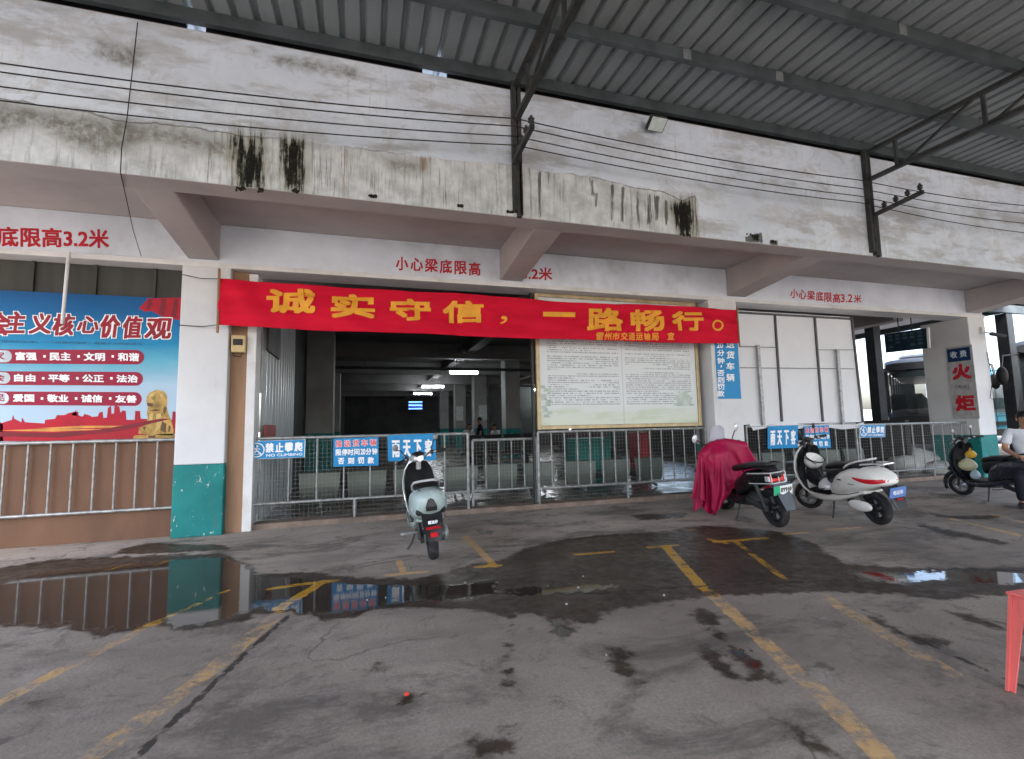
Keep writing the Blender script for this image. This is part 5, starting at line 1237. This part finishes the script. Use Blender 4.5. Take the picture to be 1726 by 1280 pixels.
def person(label, loc, yaw, pose, shirt, trousers, group=None, detail=False):
    """local frame: x forward, y left, z up from the ground"""
    o = thing('person', label, 'person', loc, (0, 0, yaw), group); o.scale = (.86,)*3; ROOTM[o.name] = ROOTM[o.name] @ Matrix.Scale(.86, 4)
    if pose == 'stand':
        J = dict(pel=(0,0,.95), wai=(0,0,1.08), che=(.0,0,1.28), nec=(0,0,1.45), chin=(.015,0,1.52), head=(.02,0,1.61), top=(.01,0,1.71))
        for s, n in ((1,'L'), (-1,'R')):
            J.update({n+'hip': (0,s*.09,.90), n+'kn': (.03*s,s*.10,.50), n+'an': (-.02,s*.10,.09), n+'to': (.15,s*.12,.04), n+'sh': (0,s*.18,1.40), n+'el': (-.02,s*.24,1.12), n+'wr': (.08,s*.22,.88), n+'pa': (.11,s*.215,.80)})
    else:
        z = -.13
        J = dict(pel=(0,0,.83+z), wai=(.0,0,.98+z), che=(.05,0,1.19+z), nec=(.10,0,1.37+z), chin=(.135,0,1.44+z), head=(.15,0,1.53+z), top=(.14,0,1.635+z))
        for s, n in ((1,'L'), (-1,'R')):
            J.update({n+'hip': (.02,s*.10,.80+z), n+'kn': (.44,s*.15,.48), n+'an': (.36,s*.14,.08), n+'to': (.52,s*.17,.035), n+'sh': (.07,s*.19,1.31+z), n+'el': (.14,s*.27,1.04+z), n+'wr': (.37,s*.14,.94+z), n+'pa': (.44,s*.10,.925+z)})
    def V(k): return Vector(J[k])
    P = []; Rr = []; E_ = []; ix = {}
    def add(k, p, r, par=None):
        ix[k] = len(P); P.append(Vector(p)); Rr.append(r)
        if par is not None: E_.append((ix[par], ix[k]))
    add('pel', J['pel'], (.11,.09)); add('wai', J['wai'], (.10,.08), 'pel'); add('che', J['che'], (.115,.085), 'wai'); add('nec', J['nec'], .055, 'che'); add('chin', J['chin'], .062, 'nec')
    add('head', J['head'], (.082,.095), 'chin'); add('top', J['top'], .058, 'head')
    for n in 'LR':
        s = 1 if n == 'L' else -1
        add(n+'hip', J[n+'hip'], .085, 'pel'); add(n+'kn', J[n+'kn'], .056, n+'hip'); add(n+'ca', V(n+'kn').lerp(V(n+'an'), .3)+Vector((-.015,0,0)), .055, n+'kn'); add(n+'an', J[n+'an'], .036, n+'ca'); add(n+'to', J[n+'to'], .035, n+'an')
        add(n+'sh', J[n+'sh'], .062, 'che'); add(n+'el', J[n+'el'], .042, n+'sh'); add(n+'wr', J[n+'wr'], .026, n+'el'); add(n+'pa', J[n+'pa'], (.038,.018), n+'wr')
        d = (V(n+'pa')-V(n+'wr')).normalized(); side = d.cross(Vector((0,0,1))).normalized(); dn = side.cross(d)
        for k, (off, ln) in enumerate(((-.03,.066), (-.01,.078), (.01,.074), (.03,.058))):
            b = V(n+'pa')+d*.035+side*off
            add(f'{n}f{k}a', b, .0095, n+'pa'); add(f'{n}f{k}b', b+d*ln*.55+dn*-.012, .0085, f'{n}f{k}a'); add(f'{n}f{k}c', b+d*ln*.85+dn*-.036, .007, f'{n}f{k}b')
        b = V(n+'wr').lerp(V(n+'pa'), .5)+side*(-s)*.03
        add(n+'ta', b, .011, n+'pa'); add(n+'tb', b+side*(-s)*.022+d*.035-dn*.012, .009, n+'ta')
    skin_obj('body', P, E_, Rr, M['skin'], o, 0, 2 if detail else 1)
    h = V('head'); f = Vector((1,0,0))
    MB().ell(h+Vector((.098,0,-.012)), .018, .014, .028, 10, 8).build('nose', M['skin'], o, smooth=True, local=True)
    for s in (-1,1): MB().ell(h+Vector((0,s*.088,-.005)), .022, .012, .034, 10, 8).build('ear', M['skin'], o, smooth=True, local=True)
    e = MB()
    for s in (-1,1): e.ell(h+Vector((.083,s*.034,.012)), .012, .014, .008, 8, 6)
    e.build('eyes', M['ink'], o, smooth=True, local=True)
    mm = MB().ell(h+Vector((.086,0,-.062)), .008, .026, .006, 8, 6); mm.build('mouth', paint('lips', (.25,.09,.07), .5) if 'lips' not in bpy.data.materials else bpy.data.materials['lips'], o, smooth=True, local=True)
    hm = MB(); rings = []
    for i in range(9):
        t_ = math.pi*.62*i/8; st = max(math.sin(t_), .03)
        rings.append([(h.x-.018+(.098 if math.cos(a) < .3 else .088)*st*math.cos(a), h.y+.094*st*math.sin(a), h.z+.03+.098*math.cos(t_)*(1 if math.cos(t_) > 0 else (1.2 if math.cos(a) < .2 else .12))) for a in np.linspace(0, 2*math.pi, 23)[:-1]])
    hm.loft(rings).build('hair', M['hair'], o, smooth=True, local=True)
    # clothes
    sp_ = ['pel','wai','che','nec']; P2 = [V('pel')+Vector((0,0,-.02)), V('wai'), V('che'), V('nec')-Vector((0,0,.045))]
    ed = [(0,1),(1,2),(2,3)]; r2 = [(.165,.14),(.165,.14),(.17,.14),.075]
    for n in 'LR':
        i = len(P2); P2 += [V(n+'sh'), V(n+'sh').lerp(V(n+'el'), .8)]; ed += [(2,i),(i,i+1)]; r2 += [.083,.072]
    skin_obj('shirt', P2, ed, r2, shirt, o, 0, 2)
    MB().tube([V('nec')+Vector((.05*math.cos(a), .062*math.sin(a), -.01+.02*-math.cos(a))) for a in np.linspace(0, 2*math.pi, 17)[:-1]], .016, 6, closed=True).build('collar', shirt, o, smooth=True, local=True)
    P3 = [V('pel')+Vector((0,0,.06)), V('pel')-Vector((0,0,.02))]; ed = [(0,1)]; r3 = [(.142,.122),(.15,.125)]
    for n in 'LR':
        i = len(P3); P3 += [V(n+'hip'), V(n+'kn'), V(n+'an')+Vector((0,0,.01))]; ed += [(1,i),(i,i+1),(i+1,i+2)]; r3 += [.10,.078,.062]
    skin_obj('trousers', P3, ed, r3, trousers, o, 0, 2)
    for n in 'LR':
        a = V(n+'an'); b = V(n+'to'); MB().xloft([(0,0,.01,.01)]) if False else None
        sh = MB().tube([a+Vector((-.06,0,-.045)), a+Vector((-.02,0,-.035)), a.lerp(b,.6)+Vector((0,0,-.015)), b+Vector((.03,0,-.0))], [.04,.055,.052,.034], 12)
        sh.v = [(p[0], p[1], max(.003, p[2])) for p in sh.v]; sh.build('shoe', M['black'], o, smooth=True, local=True)
    return o
person('seated man in a white short sleeved shirt and dark trousers beside the dark scooter', (8.90, 4.50, 0), math.atan2(-.50, -.85), 'sit', M['shirt'], M['trousers'], detail=True)
dc = M['dark_cloth']
person('dark silhouetted person standing in the hall left of the white column', (3.62, 15.6, .067), R_(170), 'stand', dc, dc)
person('person in a white top sitting in the hall just left of the dark standing person', (3.28, 16.0, .067), R_(-60), 'sit', M['shirt'], dc, 'people sitting in the hall')
person('person in a pale top sitting in the hall against the foot of the white column', (4.3, 16.0, .03), R_(200), 'sit', M['shirt'], dc, 'people sitting in the hall')
# dark seat rows farther in the hall
def far_bench(x, y, label):
    o = thing('waiting_bench', label, 'bench', (x, y, .067), group='dark benches deep in the hall')
    for k in range(4):
        c = x+(k-1.5)*.62
        MB().box(c-.28, c+.28, y, y+.04, .5, 1.0).box(c-.28, c+.28, y+.04, y+.5, .46, .5).build('seat', M['black'], o, bevel=.02)
    MB().box(x-1.25, x+1.25, y+.2, y+.26, .36, .45).build('beam', M['dark_steel'], o)
    for s in (-.8, .8): MB().box(x+s-.03, x+s+.03, y, y+.45, .068, .36).build('leg', M['dark_steel'], o)
far_bench(4.0, 14.2, 'dark bench row in the hall in front of the standing person'); far_bench(7.0, 14.2, 'dark bench row deep in the hall behind the notice board'); far_bench(1.0, 18, 'dark bench row far in the hall at left')

# ================================================================== SMALL THINGS ON THE GROUND
# pink plastic stool at the right edge
so_ = thing('plastic_stool', 'pink plastic stool with tapered legs at the right edge', 'stool', (2.99, 1.40, 0), (0, 0, R_(-4)))
M['pink'] = paint('pink_plastic', (.66, .135, .12), .42, 0, .07, 4, (.5, .16, .14), .2)
MB().obox((0, 0, .437), (.165, 0, 0), (0, .165, 0), (0, 0, .008)).build('seat', M['pink'], so_, bevel=.008, local=True)
for sx in (-1, 1):
    for sy in (-1, 1):
        m = MB(); a = []
        for z, w, o_ in ((.43, .045, .145), (.30, .036, .155), (0, .018, .178)):
            cx, cy = sx*o_, sy*o_
            a.append([(cx-sx*w, cy, z), (cx+sx*.012, cy+0*sy, z), (cx+sx*.012, cy+sy*.012, z), (cx, cy+sy*.012, z), (cx, cy-sy*w, z), (cx-sx*.008, cy-sy*w, z), (cx-sx*.008, cy-sy*.008, z), (cx-sx*w, cy-sy*.008, z)])
        m.loft(a).build('leg', M['pink'], so_, local=True)
for d in ((1, 0), (-1, 0), (0, 1), (0, -1)):
    ax = Vector((d[0], d[1], 0)); s_ = Vector((-d[1], d[0], 0))
    m = MB(); P_ = [ax*.150+s_*u+Vector((0, 0, z)) for u, z in ((-.12, .43), (.12, .43), (.12, .34), (.07, .365), (0, .375), (-.07, .365), (-.12, .34))]
    m.prism(P_, ax*.005).build('apron', M['pink'], so_, local=True)
# litter
def bit(x, y, sz, mt, name, label, seed):
    p = atZ(x, y, 0); r = random.Random(seed); m = MB(); n = 7
    top = [(p.x+sz*r.uniform(.5, 1)*math.cos(6.28*k/n), p.y+sz*r.uniform(.4, .9)*math.sin(6.28*k/n), .006+r.uniform(0, sz*.35)) for k in range(n)]
    m.add(top+[(p.x, p.y, .012+sz*.3)]+[(a[0], a[1], .002) for a in top], [(k, (k+1) % n, n) for k in range(n)]+[(k, n+1+k, n+1+(k+1) % n, (k+1) % n) for k in range(n)])
    tag(m.build(name, mt), label, 'litter')
bit(686, 1172, .016, paint('red_scrap', (.7, .06, .04), .5), 'litter', 'tiny bright red scrap lying on the concrete in front', 1)
M['scrap'] = paint('white_scrap', (.24, .23, .22), .8)
for i, (x, y, s_) in enumerate([(983, 973, .011), (975, 992, .015), (955, 1020, .012), (650, 1009, .009), (619, 1013, .009), (1134, 874, .02), (1022, 1106, .008), (1119, 1005, .014)]):
    bit(x, y, s_, M['scrap'], 'litter', ['white paper scrap in the puddle behind the joint line, farthest of three', 'pale crumpled scrap on the dark joint line', 'pale scrap in the wet patch just before the joint', 'small white scrap in the puddle under the mint scooter', 'tiny white scrap at the left in the puddle before the mint scooter', 'small pale scrap on the pavement left of the magenta cover', 'tiny white scrap in the dark stain in front', 'pale torn strip on the joint near the yellow line'][i], i+10)

# ================================================================== YARD, BUSES AND SKYLINE AT THE RIGHT
yc = thing('yard_canopy', 'far bus bay canopy with dark columns beyond the station corner', 'canopy', (15, 9, 0))
M['yroof'] = paint('yard_roof_sheet', (.16, .20, .25), .5, .2, .15, 2)
MB().box(12.9, 17.5, 8.2, 30, 4.35, 4.40).build('roof_sheet', M['yroof'], yc)
for x in (13.2, 14.6, 16.0, 17.4): MB().box(x-.06, x+.06, 8.1, 30, 4.16, 4.345).build('purlin', M['green_steel'], yc)
for y in (8.3, 14, 20, 26): MB().box(12.9, 17.5, y-.05, y+.05, 3.95, 4.155).build('beam', M['green_steel'], yc)
M['ycol'] = paint('black_yellow_column', (.04, .045, .05), .5, .2, .3, 4)
for x, y in ((13.7, 10), (16.3, 8.4), (13.7, 18), (16.3, 18)): MB().box(x-.13, x+.13, y-.13, y+.13, 0, 3.945).build('column', M['ycol'], yc, bevel=.01)
def bus(label, loc, yaw, body_m, group='coaches parked in the bus bays'):
    o = thing('parked_bus', label, 'bus', loc, (0, 0, yaw), group)
    L = dict(local=True)
    MB().xloft([(-9.6, .90, 1.2, .52), (-9.4, .90, 1.25, .56), (-.4, .90, 1.25, .56), (-.1, .88, 1.23, .52), (.02, .84, 1.18, .46)], 40, 9).build('body', body_m, o, smooth=True, **L)
    MB().xloft([(-9.6, 3.02, 1.1, .15), (-9.3, 3.06, 1.24, .24), (-1.0, 3.06, 1.24, .24), (-.55, 3.04, 1.22, .20), (-.28, 2.99, 1.16, .12)], 40, 5).build('roof', body_m, o, smooth=True, **L)
    MB().xloft([(-5.5, 3.36, .85, .10), (-5.2, 3.40, .9, .15), (-2.2, 3.40, .9, .15), (-1.4, 3.34, .8, .06)], 24, 5).build('roof_unit', body_m, o, smooth=True, **L)
    for s in (-1, 1):
        MB().bar((.0, s*1.19, 1.3), (-.42, s*1.19, 2.95), .09, .10).build('window_pillar', body_m, o, **L)
        for k in range(7): MB().box(-1.25-k*1.4, -1.13-k*1.4, s*1.21-.03, s*1.21+.03, 1.4, 2.9).build('window_pillar', body_m, o, **L)
        MB().box(-9.55, -9.45, s*1.0-.25, s*1.0+.25, 1.4, 2.9).build('rear_wall', body_m, o, **L)
    m = MB()
    for k in range(9):
        for y in (-.95, -.5, .5, .95): m.box(-1.9-k*.85, -1.75-k*.85, y-.2, y+.2, 1.3, 2.1)
    m.build('seats', M['black'], o, **L)
    MB().xloft([(-.95, 1.42, 1.1, .08), (-.3, 1.42, 1.12, .12), (-.12, 1.36, 1.1, .05)], 20, 4).build('dashboard', M['dark_steel'], o, smooth=True, **L)
    MB().tube([(-.75+.20*math.cos(a)*.5, .6+.22*math.sin(a), 1.72+.2*math.cos(a)*.8) for a in np.linspace(0, 2*math.pi, 21)[:-1]], .018, 6, closed=True).build('steering_wheel', M['black'], o, smooth=True, **L)
    rows = []
    for z, x in ((1.32, .03), (1.75, -.06), (2.2, -.16), (2.65, -.28), (2.93, -.38)):
        rows.append([(x+.045*(1-(i/6-1)**2)-.06*abs(i/6-1)**3, 1.15*(i/6-1), z) for i in range(13)])
    gm = bpy.data.materials.get('coach_glass')
    if gm is None:
        g = NT('coach_glass'); g.out((.02, .03, .032), .03, None, .7); g.b.inputs['Alpha'].default_value = .55; gm = g.m
    MB().loft(rows, cap=False, open_ring=True).build('windshield', gm, o, smooth=True, **L)
    MB().box(-.42, -.36, -1.0, 1.0, 2.62, 2.92).build('sun_blind', M['black'], o, **L)
    for s in (-1, 1):
        for k in range(5): MB().box(-2.52-k*1.4, -1.26-k*1.4, s*1.20-.004, s*1.20+.004, 1.46, 2.82).build('side_window', gm, o, **L)
        MB().box(-1.12, -.42, s*1.20-.005, s*1.20+.006, 1.46, 2.8).build('door_glass' if s < 0 else 'driver_window', gm, o, **L)
        MB().ell((.0, s*.88, .80), .10, .20, .12, 16, 10).build('headlight', M['clear_lens'], o, smooth=True, **L)
        mo = MB().tube([(-.2, s*1.15, 2.85), (.25, s*1.42, 2.8), (.38, s*1.45, 2.5)], .03, 8).build('mirror_arm', M['black'], o, smooth=True, **L)
        MB().ell((.40, s*1.45, 2.28), .06, .12, .24, 14, 10).build('mirror_head', M['black'], mo, smooth=True, **L)
        for x in (-1.9, -7.2): MB().lathe((x, s*1.12, .48), (0, 1, 0), [(.25, -.14), (.44, -.14), (.48, -.08), (.48, .08), (.44, .14), (.25, .14)], 24, closed_prof=True).lathe((x, s*1.12, .48), (0, 1, 0), [(0, -.08), (.25, -.10), (.25, .10), (0, .08)], 18).build('wheel', M['tyre'], o, smooth=True, **L)
        MB().tube([(.06, s*.1, 1.32), (.055, s*.65, 1.42)], .012, 6).build('wiper', M['black'], o, **L)
    MB().xloft([(-.10, .52, 1.2, .16), (.06, .52, 1.15, .14)], 24, 6).build('bumper', M['black'], o, smooth=True, **L)
    MB().box(.0, .07, -.35, .35, .85, 1.0).build('grille', M['black'], o, **L)
    return o
M['bus_dark'] = paint('dark_coach_paint', (.022, .026, .03), .5, .0, .15, 2)
M['bus_teal'] = paint('blue_coach_paint', (.05, .17, .22), .25, .1, .12, 2)
bus('dark coach with big windshield parked behind the barrier left of the last pillar', (17.6, 11.1, 0), math.atan2(-.52, -.85), M['bus_dark'])
bus('dark coach cut by the right edge of the photo, right of the yard column', (16.75, 7.15, 0), math.atan2(-.42, -.9), M['bus_dark'])
bus('blue coach farther off between the last pillar and the yard column', (27, 14.6, 0), math.atan2(-.25, -.95), M['bus_teal'])
ab = thing('apartment_block', 'pale tall block far beyond the bus yard', 'building', (79, 48, 0))
MB().box(78, 80.6, 46.6, 50, 0, 24).build('wall', M['plaster'], ab)
for r in range(5):
    for k in range(2): MB().box(77.96, 77.999, 47+k*1.5, 47.8+k*1.5, 1.5+r*3.1, 3+r*3.1).build('window', M['ink'], ab)
wl = thing('yard_wall', 'low pale boundary wall at the far side of the bus yard', 'wall', (40, 30, 0))
MB().box(20, 95, 60, 60.3, 0, 2.6).build('wall', M['plaster'], wl); MB().box(20, 95, 59.95, 60.35, 2.6, 2.72).build('coping', M['soffit'], wl)
